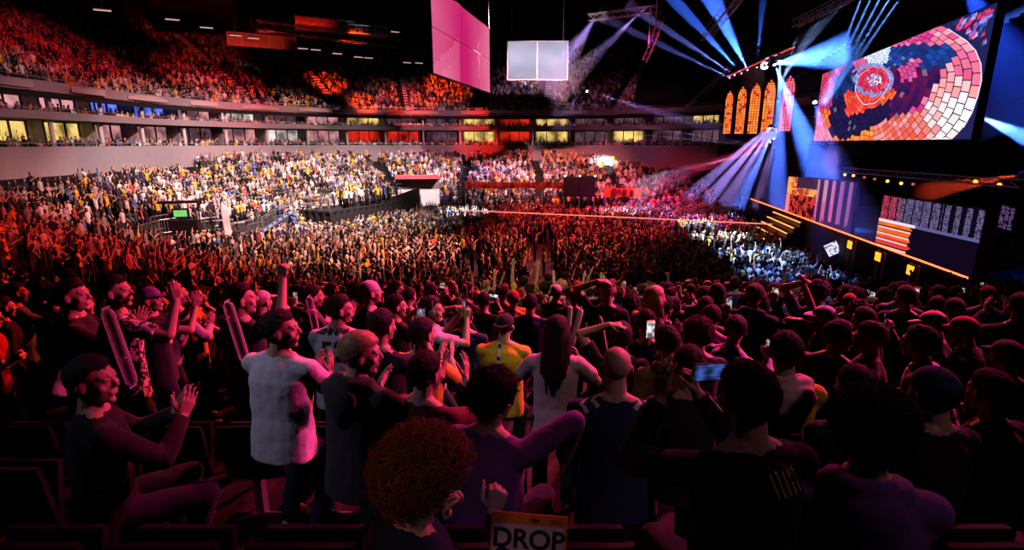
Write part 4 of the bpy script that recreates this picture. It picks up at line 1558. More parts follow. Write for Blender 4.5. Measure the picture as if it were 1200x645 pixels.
for d, x, y, z, pxx, pyy in mids:
    nm, po, b, st, sl = TPL[rng.choices(range(len(TPL)), [14, 10, 14, 8, 7, 8, 3, 3, 2, 10, 5, 5])[0]]
    if y < 8 and nm in ('raiser', 'raiseboth'):
        nm, po, b, st, sl = TPL[0]
    col = rng.choices([c for c, _ in SHIRTW], [w for _, w in SHIRTW])[0]
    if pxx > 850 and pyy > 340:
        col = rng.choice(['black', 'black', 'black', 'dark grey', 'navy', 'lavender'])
    hk = rng.choices(list(HAIR_T)[:10], [34, 14, 6, 8, 12, 4, 3, 2, 10, 4])[0]
    hc = rng.choices(list(HAIRS), [50, 25, 12, 6, 3])[0]
    s = rng.uniform(0.93, 1.06)
    yaw = math.degrees(math.atan2(22 - x, 36 - y)) + rng.gauss(0, 14) - (28 if nm == 'turn' else 0) + (14 if nm == 'turnl' else 0)
    o = bpy.data.objects.new('person', b)
    COL.objects.link(o)
    sk = rng.choices(SKINS, [30, 40, 20, 7, 3])[0]
    if sk != SKINS[1]:
        o.material_slots[0].link = 'OBJECT'
        o.material_slots[0].material = sk
    o.location = (x, y, z + .002)
    o.rotation_euler = (0, 0, -R(yaw))
    o.scale = (s, s, s)
    long_ = rng.random() < 0.3
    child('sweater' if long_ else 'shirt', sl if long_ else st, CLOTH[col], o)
    child('trousers', TR_ME, M_DENIM, o)
    child('shoes', SH_ME, M_SHOE, o)
    hm = po.head_matrix()
    if hk in ('cap', 'beanie'):
        cc = rng.choice(['black', 'black', 'navy', 'dark grey', 'red', 'white', 'beige'])
        hh = child(hk, HAIR_T[hk], CLOTH[cc], o, hm)
        child('hair', HAIR_T['napehair'], HAIRS[hc], o, hm)
        htxt = cc + (' cap' if hk == 'cap' else ' knitted cap')
    else:
        child('hair', HAIR_T[hk], HAIRS[hc], o, hm)
        htxt = HAIRTXT[hk].format(c=hc)
    stxt = col + (' sweater' if long_ else ' tee')
    # where: against the findable people
    refs = sorted(PEOPLE, key=lambda q: (q[4] - pxx) ** 2 + (q[5] - pyy) ** 2 * 2.5)
    label = None
    for q in refs:
        if q[3] is None:
            continue
        dx, dy = pxx - q[4], y - q[2]
        if abs(dx) < 22 and abs(dy) > 0.6:
            rels = ['beyond' if dy > 0 else 'in front of']
        else:
            rels = ['right of' if dx > 0 else 'left of']
            if abs(dy) > 1.2:
                rels.append(('beyond, right of' if dx > 0 else 'beyond, left of') if dy > 0 else ('nearer, right of' if dx > 0 else 'nearer, left of'))
        for rl in rels:
            for ph in (q[3], q[3].replace('the ', '', 1)):
                cand_ = 'person in %s, %s, %s, %s %s' % (stxt, htxt, POSETXT[nm], rl, ph)
                if len(cand_.replace('-', '').split()) <= 16 and cand_ not in used and label is None:
                    label = cand_
        if label:
            break
    if label is None:
        label = 'person in %s, %s, %s, among the near rows' % (stxt, htxt, POSETXT[nm])
        print('fallback label', label)
    n = used.get(label, 0)
    used[label] = n + 1
    tag(o, label, 'person', 'spectators in the near rows')
    if nm in ('phone', 'phone1') and rng.random() < 0.8:
        W, f, n_ = hand_world(o, po, s, 1)
        fwd = Matrix.LocRotScale(None, o.rotation_euler, None).to_3x3() @ Vector((0, 1, 0))
        if nm == 'phone':
            W2 = hand_world(o, po, s, -1)[0]
            c = (W + W2) / 2 + Vector((0, 0, .10)) + fwd * .02
        else:
            c = W + f * .085 + fwd * .03
        smartphone(c, Vector((0, 0, 1)), fwd, ('lit phone held by %s in %s, %s' % ('the one', stxt, htxt)) + ', ' + label.split(', ')[-1] if False else 'lit phone of the ' + label.replace('person in ', '').replace(', filming two-handed', '').replace(', filming one-handed', '') + ' viewer' if False else 'lit phone of person in ' + stxt + ', ' + label.split(POSETXT[nm] + ', ')[-1], WARMPIC, 1.3)
    # the first owner keeps the mesh; nothing else to do

# ------------------------------------------------------------------ the rest of the crowd: low figures in ONE mesh
def lowfig(lod, kind, rs):
    """Vertices, quads, part id (0 skin, 1 hair, 2 shirt, 3 trousers) of one small figure."""
    V, F, Pn = [], [], []

    def ringset(rings, n, part):
        o = len(V)
        for c, rx, ry in rings:
            for i in range(n):
                t = 2 * PI * i / n
                V.append((c[0] + rx * math.cos(t), c[1] + ry * math.sin(t), c[2]))
                Pn.append(part(c, math.sin(t)) if callable(part) else part)
        m = len(rings)
        for k in range(m - 1):
            for i in range(n):
                F.append((o + k * n + i, o + k * n + (i + 1) % n, o + (k + 1) * n + (i + 1) % n, o + (k + 1) * n + i))
        for i in range(1, n // 2):
            F.append((o + (m - 1) * n + i - 1 if i > 1 else o + (m - 1) * n, o + (m - 1) * n + i, o + (m - 1) * n + n - i - 0 - (0 if i else 0) if False else o + (m - 1) * n + (n - i), o + (m - 1) * n + (n - i + 1) % n))

    def limb(a, b, r0, r1, n, part0, part1=None):
        a, b = Vector(a), Vector(b)
        q = (b - a).to_track_quat('Z', 'Y')
        o = len(V)
        for p, r, pt in ((a, r0, part0), (b, r1, part1 if part1 is not None else part0)):
            for i in range(n):
                t = 2 * PI * i / n
                w = p + q @ Vector((r * math.cos(t), r * math.sin(t), 0))
                V.append(tuple(w))
                Pn.append(pt)
        for i in range(n):
            F.append((o + i, o + (i + 1) % n, o + n + (i + 1) % n, o + n + i))
        if n == 4:
            F.append((o + n, o + n + 1, o + n + 2, o + n + 3))
        else:
            for i in range(1, n // 2):
                F.append((o + n + i - 1 if i > 1 else o + n, o + n + i, o + n + n - i, o + n + (n - i + 1) % n))
    n = 10 if lod == 0 else 6
    # head
    hz, hr = 1.63, 0.1
    ph = [-80, -50, -20, 15, 45, 72, 88] if lod == 0 else [-75, -25, 25, 80]
    ringset([((0, 0.02, hz + 0.118 * math.sin(R(p))), max(.012, 0.082 * math.cos(R(p))), max(.012, 0.098 * math.cos(R(p)))) for p in ph], n, lambda c, s: 1 if (c[2] > hz + 0.05 or (s < 0.15 and c[2] > hz - 0.06)) else 0)
    if lod == 0:
        ringset([((0, 0, 1.42), .062, .06), ((0, 0.01, 1.56), .055, .055)], 8, 0)
    # torso
    tz = [(0.85, .16, .115), (1.0, .165, .12), (1.2, .17, .115), (1.36, .19, .12), (1.45, .13, .09), (1.5, .06, .06)] if lod == 0 else [(0.85, .16, .115), (1.15, .165, .115), (1.38, .2, .12), (1.5, .07, .06)]
    ringset([((0, 0, z), rx, ry) for z, rx, ry in tz], n, 2)
    an = 6 if lod == 0 else 4
    for s in (1, -1):
        S = Vector((.2 * s, 0, 1.41))
        if kind == 'up' or (kind == 'oneup' and s > 0):
            E, W = Vector((.30 * s, .08, 1.62)), Vector((.22 * s, .14, 1.9))
        elif kind == 'clap':
            E, W = Vector((.26 * s, .12, 1.18)), Vector((.04 * s, .38, 1.38))
        elif kind == 'phone':
            E, W = Vector((.25 * s, .2, 1.25)), Vector((.06 * s, .36, 1.58))
        else:
            E, W = Vector((.26 * s, -.02, 1.14)), Vector((.24 * s, .12, .9))
        limb(S, E, .062, .048, an, 2)
        limb(E, W, .042, .032, an, 0)
        if lod == 0:
            limb(W, W + (W - E).normalized() * .15, .034, .03, an, 0)
        if lod < 2:
            limb((.09 * s, 0, .88), (.11 * s, 0, 0.0), .09, .055, an, 3)
    return np.array(V, dtype=np.float32), np.array([f for f in F if len(set(f)) == 4], dtype=np.int32), np.array(Pn)


FIGS = {lod: [lowfig(lod, k, 0) for k in ('down', 'clap', 'down', 'down', 'phone', 'down', 'clap', 'oneup', 'down', 'clap', 'up')] for lod in (0, 1, 2)}
cr = []           # x, y, z, yaw, scale, lod, seated


def vis(x, y, z, m=40):
    px_, py_, d = project((x, y, z + 1.4))
    return d > 1 and -m < px_ < 1200 + m and -60 < py_ < 700


RINGC = ((FX0 + FR, FY1 - FR), (FX1 - FR, FY1 - FR))


def in_stage(x, y):
    return x > 15.2 + 0.150 * (y - 19.3) * 1.0 + 1.5 and y < 57


def d_ring(x, y):
    return sd_rect(x, y, FX0, FX1, FY0 - 60, FY1, FR)


PLAT = []        # exclusion polygons (axis boxes): filled by the floor furniture below
EXCL = [(-12.4, -5.0, 60.0, 63.9), (5.6, 10.6, 58.0, 63.5)]
RISER = [(-19.5, 48.3), (-15.8, 46.0), (-9.5, 58.6), (-13.4, 60.8)]


def excluded(x, y):
    if any(a < x < b and c < y < d for a, b, c, d in EXCL):
        return True
    for p in FENCE:
        for t_ in (0.0, 1.0, 2.0):
            if (x - p.x * (1 - t_ / 44)) ** 2 + (y - p.y * (1 - t_ / 44)) ** 2 < 1.1:
                return True
    s_ = [(RISER[(i + 1) % 4][0] - RISER[i][0]) * (y - RISER[i][1]) - (RISER[(i + 1) % 4][1] - RISER[i][1]) * (x - RISER[i][0]) for i in range(4)]
    return all(q > 0 for q in s_) or all(q < 0 for q in s_)


def add_fig(x, y, z, yaw, sc_=1.0):
    d = math.hypot(x, y)
    cr.append((x, y, z, yaw, sc_, 0 if d < 40 else 1))


for d, x, y, z, pxx, pyy in rest_south:
    add_fig(x, y, z, math.atan2(22 - x, 36 - y) + rng.gauss(0, .2), rng.uniform(.95, 1.05))


def aisle(u):
    return (u % 9.6) < 1.05


# lower bowl, west and north (and the corner rows of the south)
for k in range(0, 21):
    dist = (k + 0.5) * ROW
    path = ring_path(dist, RX, 0.1, True, 1)
    acc, nxt, u = 0.0, 0.3, 0.0
    for i in range(1, len(path)):
        (xa, ya, nx, ny), (xb, yb, _, _) = path[i - 1], path[i]
        seg = math.hypot(xb - xa, yb - ya)
        ref = 1.0 if abs(nx) in (0.0, 1.0) else (FR + 9) / (FR + dist)
        u += seg * ref
        acc += seg
        if acc < nxt:
            continue
        acc = 0.0
        nxt = rng.uniform(.46, .56)
        if ny < -0.6 and k < CUT:
            continue
        # rows already holding the individual people
        if ny < -0.97 and ya < 14.5:
            continue
        if aisle(u) or rng.random() < 0.05 or in_stage(xa, ya) or xa > 24:
            continue
        if d_ring(xa, ya) > RD - 0.7 and ya > 20:
            continue
        if excluded(xa, ya) or (nx < -.85 and ya < 58 and k >= 17):
            continue
        z = low_z(k, ny)
        jx, jy = xa + rng.uniform(-.08, .08), ya + rng.uniform(-.08, .08)
        if not vis(jx, jy, z):
            continue
        if any(abs(tx - jx) < .5 and abs(ty - jy) < .5 for tx, ty in taken) or (jy < 15 and any(abs(q[1] - jx) < .45 and abs(q[2] - jy) < .45 for q in mids)):
            continue
        if jy < 12.5 and jx > -jy * 1.02 - 0.9:
            continue
        add_fig(jx, jy, z - (0.35 if rng.random() < .5 else 0.0), math.atan2(20 - jx, 38 - jy) + rng.gauss(0, .3), rng.uniform(.93, 1.05))
# the arena floor
y = 15.3
while y < 61:
    x = -22.0
    while x < 26:
        jx, jy = x + rng.uniform(-.2, .2), y + rng.uniform(-.2, .2)
        x += rng.uniform(.52, .72)
        dd = sd_rect(jx, jy, FX0 + .3, 40, 14.9, FY1 - .3, 9)
        if dd > 0 or in_stage(jx, jy) or excluded(jx, jy):
            continue
        # open lanes on the floor
        if abs(jx - (1.6 + (jy - 30) * 0.045)) < 0.9 and jy < 44:
            if rng.random() < .93:
                continue
        if -3.6 < jx < -1.5 and 27 < jy < 38 and rng.random() < .85:
            continue
        if abs(jy - 46.2 - jx * -.13) < .5:
            continue
        if rng.random() < .12:
            continue
        if vis(jx, jy, 0):
            add_fig(jx, jy, 0.0, math.atan2(22 - jx, 36 - jy) + rng.gauss(0, .35), rng.uniform(.92, 1.07))
    y += 0.68
for i in range(26):
    u_, v_ = rng.uniform(.08, .92), rng.uniform(.15, .85)
    a_ = (-19.0 + (-13.4 + 19.0) * v_, 48.3 + (60.2 - 48.3) * v_)
    b_ = (-15.8 + (-10.0 + 15.8) * v_, 46.6 + (58.6 - 46.6) * v_)
    add_fig(a_[0] + (b_[0] - a_[0]) * u_, a_[1] + (b_[1] - a_[1]) * u_, 2.35, rng.uniform(0, 2), rng.uniform(.95, 1.05))
# suite balconies and the upper tier
for lv, (d0, z0, rows) in enumerate(((0.5, Z1 - .85, 3), (0.2, Z3 - 1.0, 2))):
    for r_ in range(rows):
        s = 0.3
        while s < alen - 6:
            s += rng.uniform(.42, .75)
            if rng.random() < .15 or (s % SUITE) < .4 or (s % SUITE) > SUITE - .4:
                continue
            x, y, nx, ny = ring_at(s)
            dd = d0 + r_ * .8
            jx, jy = x + nx * dd, y + ny * dd
            if vis(jx, jy, z0, 20):
                cr.append((jx, jy, z0 + r_ * .22 - (.25 if lv == 0 else .2), math.atan2(-nx, -ny) + rng.gauss(0, .3), rng.uniform(.9, 1.0), 2))
for k in range(NUP):
    dist = (k + .5) * UROW - .6
    s = 0.0
    while s < alen - 1:
        x, y, nx, ny = ring_at(s)
        f_ = (28.5 + dist) / 28.5 if 0 < abs(nx) < 1 else 1.0
        s += rng.uniform(.5, .62) / f_
        if (s - 7.5 + .7) % AISLE < 1.4 or rng.random() < .10:
            continue
        jx, jy = x + nx * dist, y + ny * dist
        z = up_z(k, 0) - (.38 if rng.random() < .7 else .0)
        if vis(jx, jy, z, 20) and project((jx, jy, z))[0] < 745:
            cr.append((jx, jy, z, math.atan2(12 - jx, 40 - jy) + rng.gauss(0, .3), rng.uniform(.93, 1.05), 2))
print('crowd', len(cr))

pal_s = np.array([(.02, .018, .02), (.06, .06, .065), (.03, .035, .09), (.72, .70, .70), (.28, .28, .3), (.8, .5, .04), (.5, .05, .04), (.06, .16, .5), (.55, .45, .36), (.9, .3, .03), (.5, .42, .55), (.75, .45, .45)])
pw_s = np.array([30, 9, 8, 22, 9, 8, 4, 3, 4, 1, 2, 2], dtype=float)
pal_k = np.array([(.62, .38, .28), (.55, .33, .23), (.70, .47, .36), (.4, .23, .15), (.22, .12, .08)])
pal_h = np.array([(.012, .009, .008), (.035, .02, .013), (.09, .05, .028), (.36, .23, .1), (.02, .02, .02), (.6, .57, .55)])
Vs, Fs, Cs, off = [], [], [], 0
for lod in (0, 1, 2):
    for ti in range(len(FIGS[lod])):
        V, F, Pn = FIGS[lod][ti]
        sel = [c for i, c in enumerate(cr) if c[5] == lod and (i * 7919 + 13) % 31 % len(FIGS[lod]) == ti]
        if not sel:
            continue
        A = np.array(sel, dtype=np.float64)
        n, m = len(A), len(V)
        ca, sa = np.cos(-A[:, 3]), np.sin(-A[:, 3])
        s = A[:, 4][:, None]
        X = (V[None, :, 0] * ca[:, None] - V[None, :, 1] * sa[:, None]) * s + A[:, 0][:, None]
        Y = (V[None, :, 0] * sa[:, None] + V[None, :, 1] * ca[:, None]) * s + A[:, 1][:, None]
        Z = V[None, :, 2] * s + A[:, 2][:, None]
        Vs.append(np.stack([X, Y, Z], -1).reshape(-1, 3))
        Fs.append((F[None] + (np.arange(n) * m)[:, None, None] + off).reshape(-1, 4))
        C = np.zeros((n, 4, 3))
        C[:, 0] = pal_k[RNG.choice(5, n, p=np.array([30, 40, 20, 7, 3]) / 100)]
        C[:, 1] = pal_h[RNG.choice(6, n, p=np.array([42, 24, 12, 7, 10, 5]) / 100)]
        C[:, 2] = pal_s[RNG.choice(12, n, p=pw_s / pw_s.sum())] * RNG.uniform(.8, 1.15, (n, 1))
        C[:, 3] = pal_s[RNG.choice(3, n)] + .01
        Cs.append(C[:, Pn].reshape(-1, 3))
        off += n * m
Vs, Fs, Cs = np.concatenate(Vs), np.concatenate(Fs), np.clip(np.concatenate(Cs), 0, 1)
me = bpy.data.meshes.new('crowd')
me.vertices.add(len(Vs))
me.vertices.foreach_set('co', Vs.astype(np.float32).ravel())
me.loops.add(Fs.size)
me.loops.foreach_set('vertex_index', Fs.astype(np.int32).ravel())
me.polygons.add(len(Fs))
me.polygons.foreach_set('loop_start', np.arange(0, Fs.size, 4, dtype=np.int32))
me.polygons.foreach_set('loop_total', np.full(len(Fs), 4, dtype=np.int32))
me.update(calc_edges=True)
me.shade_smooth()
a = me.color_attributes.new('Col', 'FLOAT_COLOR', 'POINT')
a.data.foreach_set('color', np.concatenate([Cs, np.ones((len(Cs), 1))], 1).astype(np.float32).ravel())
crowd = bpy.data.objects.new('crowd', me)
COL.objects.link(crowd)
me.materials.append(attr_mat('crowd_colours', 0.75))
tag(crowd, 'dense far crowd of spectators filling the floor and the stands of the arena', 'crowd', None, 'stuff')
print('crowd faces', len(Fs))
# ------------------------------------------------------------------ stage
V = Vector
SZ = 2.8
sA, sB = at_z(880, 233, SZ), at_z(1180, 342, SZ)
sC = V((sB.x + 14, sB.y - .3, SZ))
sdir = (sB - sA).normalized()
A2 = sA - sdir * 4
M_STAGE = mat('stage_deck', (0.02, 0.02, 0.024), 0.35, noise_amt=.3, scale=4)
t = thing('stage', 'black stage deck with an orange-red light strip along its bent front edge', 'stage', (sB.x, sB.y, 0))
inv = -t.location


def rel(p):
    return V(p) + inv


mb = MB()
out = [A2, sB, sC, V((46, sC.y, SZ)), V((46, A2.y + 4, SZ)), V((A2.x + 3, A2.y + 4, SZ))]
n = len(out)
DZ = 1.1
vs = [rel((p.x, p.y, DZ)) for p in out] + [rel((p.x, p.y, DZ - .25)) for p in out]
mb.add(vs, [tuple(range(n)), tuple(reversed(range(n, 2 * n)))] + [(i, n + i, n + (i + 1) % n, (i + 1) % n) for i in range(n)])
mb.build('deck', M_STAGE, t)
mb = MB()
pl_ = [A2, sB, sC]
off_ = [V((.25, 0, 0)), V((.25, .2, 0)), V((0, .25, 0))]
vs = []
for p, o_ in zip(pl_, off_):
    vs += [rel((p.x, p.y, 0)), rel((p.x, p.y, SZ - .06)), rel((p.x + o_.x, p.y + o_.y, SZ - .06)), rel((p.x + o_.x, p.y + o_.y, 0))]
mb.add(vs, [(k * 4 + i, k * 4 + 4 + i, k * 4 + 4 + (i + 1) % 4, k * 4 + (i + 1) % 4) for k in range(2) for i in range(4)])
mb.build('front_drape', M_DRAPE, t)
mb = MB()
mb.path([rel(sA - V((0, 0, 0.02))), rel(sB - V((0, 0, .02))), rel(sC - V((0, 0, .02)))], 0.042, 8)
mb.build('light_strip', emat('led_orange', (1.0, 0.11, 0.025), 5.0), t)
# lit steps down from the deck
mb, mbs = MB(), MB()
q = (sB - sA).normalized()
outw = V((-q.y, q.x, 0))
if outw.x > 0:
    outw = -outw
s0 = at_z(915, 252, SZ - .3)
for i in range(5):
    c = sA + q * ((s0 - sA).dot(q) + 1.2) + outw * (.35 + .42 * i)
    z = SZ - .3 - i * .42
    w = 3.2
    a, b = c - q * w, c + q * w
    vs = []
    for e in (a, b):
        vs += [rel((e.x, e.y, z)), rel((e.x - outw.x * .45, e.y - outw.y * .45, z)), rel((e.x - outw.x * .45, e.y - outw.y * .45, 0)), rel((e.x, e.y, 0))]
    mb.add(vs, [(0, 4, 5, 1), (0, 3, 7, 4), (0, 1, 2, 3), (4, 7, 6, 5), (1, 5, 6, 2)])
    mbs.tube(rel((a.x, a.y, z)), rel((b.x, b.y, z)), .035, n=6)
mb.build('steps', M_STAGE, t)
mbs.build('step_light', emat('led_orange_dim', (1.0, 0.22, 0.05), 4.0), t)
# desks and gear on the deck, right
for px_, py_, w, h in ((1085, 262, 3.0, 1.1), (1118, 268, 2.6, 1.0), (1150, 285, 2.4, 1.2)):
    p = at_z(px_, py_ + 20, DZ)
    p.x += 2.5
    d = thing('player_desk', {1085: 'long dark player desk with low screens by the striped stage screen', 1118: 'dark player desk in the middle of the stage shade', 1150: 'dark player desk at the shaded stage end'}[px_], 'desk', (p.x, p.y, DZ), math.atan2(q.y, q.x))
    mb = MB()
    mb.box((-w / 2, -.4, .70), (w / 2, .4, .76))
    mb.build('top', M_STAGE, d)
    mb = MB()
    mb.box((-w / 2, -.4, 0), (w / 2, -.34, .70))
    mb.build('front', M_DRAPE, d)
    for k in range(4):
        x = -w / 2 + w * (k + .5) / 4
        f = MB()
        f.box((x - .28, -.05, .86), (x + .28, -.01, 1.2))
        f.box((x - .03, -.03, .76), (x + .03, .02, .9))
        m_ = f.build('monitor', M_BLACK, d)
        f = MB()
        f.box((x - .26, -.008, .88), (x + .26, -.004, 1.18))
        f.build('display', emat('desk_display', (.35, .35, .55), .35), m_)


# ---- LED walls
def panel(name, label, cat, BL, BR, h, thick=0.35, back=None):
    """A flat LED wall: local x along its width, z up, y into its back."""
    BL, BR = V(BL), V(BR)
    u = BR - BL
    W = math.hypot(u.x, u.y)
    t = thing(name, label, cat, BL, math.atan2(u.y, u.x))
    mb = MB()
    mb.box((-.06, 0.02, -.06), (W + .06, thick, h + .06))
    mb.build('cabinet', M_BLACK, t)
    # rigging bars on the back
    mb = MB()
    for k in range(max(2, int(W / 2))):
        x = W * (k + .5) / max(2, int(W / 2))
        mb.box((x - .04, thick, 0), (x + .04, thick + .12, h))
    mb.build('rear_bar', M_ALU, t)
    return t, W


def plane_px(t, W, h, px, py):
    """Where the line of sight through a pixel meets the panel: fractions (u, v)."""
    M = t.matrix_basis
    o, ux = M.translation, M.to_3x3() @ V((1, 0, 0))
    nrm = M.to_3x3() @ V((0, 1, 0))
    d = ray(px, py)
    e = V((0, 0, H))
    p = e + d * ((o - e).dot(nrm) / d.dot(nrm))
    return (p - o).dot(ux) / W, (p - o).z / h


YL, YR = 52.8, 26.6
BL, BR = at_y(954, 163.5, YL), at_y(1137, 166.5, YR)
BR.z = BL.z = (BL.z + BR.z) / 2
HS = 6.0
t, W = panel('led_screen', 'huge LED wall above the stage showing a mosaic eye of red, white and blue bricks', 'screen', BL, BR, HS)
BIG = (t, W)


def to_px(u, v):
    p = t.matrix_basis @ V((u * W, 0, v * HS))
    return project(p)


def pip(x, y, poly):
    c = False
    j = len(poly) - 1
    for i in range(len(poly)):
        xi, yi = poly[i]
        xj, yj = poly[j]
        if (yi > y) != (yj > y) and x < (xj - xi) * (y - yi) / (yj - yi) + xi:
            c = not c
        j = i
    return c


def cr_(pts):
    return [(935 + x / 3.687, y / 3.687) for x, y in pts]


DARK = cr_([(140, 585), (140, 500), (148, 400), (165, 340), (190, 300), (230, 265), (290, 225), (370, 215), (460, 195), (690, 188), (660, 250), (620, 330), (570, 420), (470, 490), (370, 520), (290, 570), (200, 605)])
WEDGE = cr_([(205, 400), (208, 505), (300, 478), (390, 440), (430, 395), (400, 380), (250, 390)])
PUPIL = cr_([(440, 300), (470, 265), (535, 255), (525, 300), (480, 355), (445, 345)])
WHITEB = cr_([(265, 205), (330, 190), (400, 205), (390, 270), (330, 290), (285, 250)])
RAYS = cr_([(235, 265), (290, 235), (320, 290), (300, 320), (240, 310)])
CP = (935 + 328 / 3.687, 345 / 3.687)


def eye_col(px, py, rng):
    X, Y = (px - 935) * 3.687, py * 3.687
    r = math.hypot((px - CP[0]) / 24.0, (py - CP[1]) / 20.0)
    j = rng.uniform(.75, 1.15)
    if r < .35:
        c = rng.choice([(.75, .85, 1), (.3, .45, .9), (.6, .05, .12)])
    elif r < 0.78:
        c = rng.choice([(.75, .02, .05), (.8, .06, .1), (.5, .02, .1)])
    elif r < .98:
        c = (.25, .3, .75)
    elif pip(px, py, WHITEB):
        c = rng.choice([(.7, .85, 1), (.45, .65, .95), (.9, .95, 1)])
    elif pip(px, py, WEDGE):
        c = rng.choice([(1, .06, .02), (.95, .12, .02), (.9, .03, .03)])
    elif pip(px, py, PUPIL):
        c = rng.choice([(.75, .06, .25), (.65, .08, .3)])
    elif pip(px, py, RAYS):
        c = (.7, .12, .35)
    elif pip(px, py, DARK):
        if Y < 300 and X > 330:
            c = rng.choice([(.008, .03, .2), (.01, .06, .34), (.01, .03, .16)])
        elif Y < 420 and X < 260:
            c = rng.choice([(.006, .015, .07), (.008, .03, .16)])
        elif X > 400:
            c = rng.choice([(.07, .004, .06), (.12, .005, .06), (.035, .005, .08)])
        else:
            c = rng.choice([(.01, .005, .04), (.015, .007, .05)])
    else:
        if X + Y * .35 > 800 and Y > 400:
            c = rng.choice([(1, .92, .92), (1, .85, .82), (1, 1, 1)])
        elif X > 560 and Y > 350:
            c = rng.choice([(1, .5, .5), (1, .72, .7), (1, .3, .3)])
        elif X > 590:
            c = rng.choice([(.95, .18, .3), (.9, .12, .28), (1, .35, .42)])
        elif Y > 480 and X < 330:
            c = rng.choice([(1, .22, .01), (1, .14, .01), (1, .3, .02)])
        elif Y > 480:
            c = rng.choice([(1, .2, .15), (1, .3, .3), (1, .1, .05)])
        elif X < 160:
            c = rng.choice([(.6, .03, .12), (.7, .05, .1), (.45, .04, .2)])
        else:
            c = rng.choice([(.75, .05, .24), (.6, .03, .2), (.85, .16, .34)])
    return tuple(min(1, a * j) for a in c)


def flt(u, v):
    return (u * W, -0.01, v * HS)


rngs = random.Random(3)
# ring of the outer circle in panel fractions: through three sight lines
cu, cv = plane_px(t, W, HS, *CP)
pts_out = [plane_px(t, W, HS, *p) for p in cr_([(45, 500), (55, 400), (110, 270), (230, 170), (400, 115), (560, 105), (680, 145), (765, 210), (800, 300), (790, 380), (740, 520), (640, 640), (500, 760), (250, 800), (110, 700), (60, 580)])]
ang_r = sorted((math.atan2((b - cv), (a - cu) * 3.4), math.hypot((a - cu) * 3.4, b - cv)) for a, b in pts_out)


def rho_at(th):
    xs = [a for a, _ in ang_r]
    ys = [r for _, r in ang_r]
    xs = [xs[-1] - 2 * PI] + xs + [xs[0] + 2 * PI]
    ys = [ys[-1]] + ys + [ys[0]]
    return float(np.interp(th, xs, ys))


mb = MB()
NR = 25
rad = [0.0]
for i in range(NR):
    rad.append(rad[-1] + 0.55 + i * 0.06)
rad = [r / rad[-1] for r in rad]


def ringpt(rf, th):
    r = rho_at(th) * rf
    return cu + r * math.cos(th) / 3.4, cv + r * math.sin(th)


mb.cur = (.014, .014, .075)
mb.add([(0, -.004, 0), (W, -.004, 0), (W, -.004, HS), (0, -.004, HS)], [(0, 1, 2, 3)])
for i in range(NR):
    n = 20 + i * 4
    for k in range(n):
        o_ = .5 * (i % 2)
        t0, t1 = 2 * PI * (k + o_ + .05) / n - PI, 2 * PI * (k + o_ + .95) / n - PI
        if t1 > PI:
            t0, t1 = t0 - 2 * PI, t1 - 2 * PI
        g = (rad[i + 1] - rad[i])
        ra, rb = rad[i] + g * .06, rad[i + 1] - g * .06
        qd = [ringpt(ra, t0), ringpt(ra, t1), ringpt(rb, t1), ringpt(rb, t0)]
        if any(a < 0 or a > 1 or b < 0 or b > 1 for a, b in qd):
            qd = [(min(1, max(0, a)), min(1, max(0, b))) for a, b in qd]
            if max(a for a, _ in qd) - min(a for a, _ in qd) < 1e-4 or max(b for _, b in qd) - min(b for _, b in qd) < 1e-4:
                continue
        um, vm = sum(a for a, _ in qd) / 4, sum(b for _, b in qd) / 4
        x_, y_, _ = to_px(um, vm)
        mb.cur = eye_col(x_, y_, rngs)
        if rngs.random() < .05:
            mb.cur = tuple(min(1, c * 1.5 + .1) for c in mb.cur)
        mb.add([flt(*p) for p in qd], [(0, 1, 2, 3)])
# pale mortar outlines of the circle and the iris
mb.cur = (.75, .7, .95)
for rf, w_ in ((1.0, .0035), (.215, .003)):
    for k in range(90):
        t0, t1 = 2 * PI * k / 90 - PI, 2 * PI * (k + 1) / 90 - PI
        qd = [ringpt(rf - w_, t0), ringpt(rf - w_, t1), ringpt(rf + w_, t1), ringpt(rf + w_, t0)]
        if all(0 < a < 1 and 0 < b < 1 for a, b in qd):
            mb.add([(a * W, -.014, b * HS) for a, b in qd], [(0, 1, 2, 3)])
# flecks outside the circle
for k in range(4200):
    a, b = rngs.uniform(.01, .99), rngs.uniform(.02, .98)
    th, r_ = math.atan2(b - cv, (a - cu) * 3.4), math.hypot((a - cu) * 3.4, b - cv)
    if r_ < rho_at(th) * 1.06:
        continue
    w_, h_ = rngs.uniform(.004, .009), rngs.uniform(.012, .03)
    if w_ < a < 1 - w_ and h_ < b < 1 - h_:
        mb.cur = rngs.choice([(.8, .05, .2), (.6, .06, .3), (.06, .12, .6), (.14, .25, .8), (.7, .03, .1), (.02, .03, .12), (.02, .02, .1), (.4, .4, .8)])
        mb.add([flt(a - w_, b - h_), flt(a + w_, b - h_ * .4), flt(a + w_ * .8, b + h_), flt(a - w_, b + h_ * .5)], [(0, 1, 2, 3)])
mb.build('picture', attr_mat('led_picture', emit=1.3), t)


def grid_picture(t, W, h, nx, ny, fn, name='picture', strength=1.0, gap=0.0):
    mb = MB()
    for i in range(nx):
        for j in range(ny):
            mb.cur = fn((i + .5) / nx, (j + .5) / ny, i, j)
            x0, x1, z0, z1 = W * i / nx + gap, W * (i + 1) / nx - gap, h * j / ny + gap, h * (j + 1) / ny - gap
            mb.add([(x0, -.01, z0), (x1, -.01, z0), (x1, -.01, z1), (x0, -.01, z1)], [(0, 1, 2, 3)])
    return mb.build(name, attr_mat('led_%s' % strength, emit=strength), t)


# hanging screen: magenta light on its fabric put into glowing pink cells
bl, br = at_y(508, 87, 40.8), at_y(574, 109, 56.2)
bl.z = br.z = (bl.z + br.z) / 2
t, W = panel('hanging_screen', 'deep pink hanging screen turned edge-wise, seamed in six fields', 'screen', bl, br, 6.0, .1)


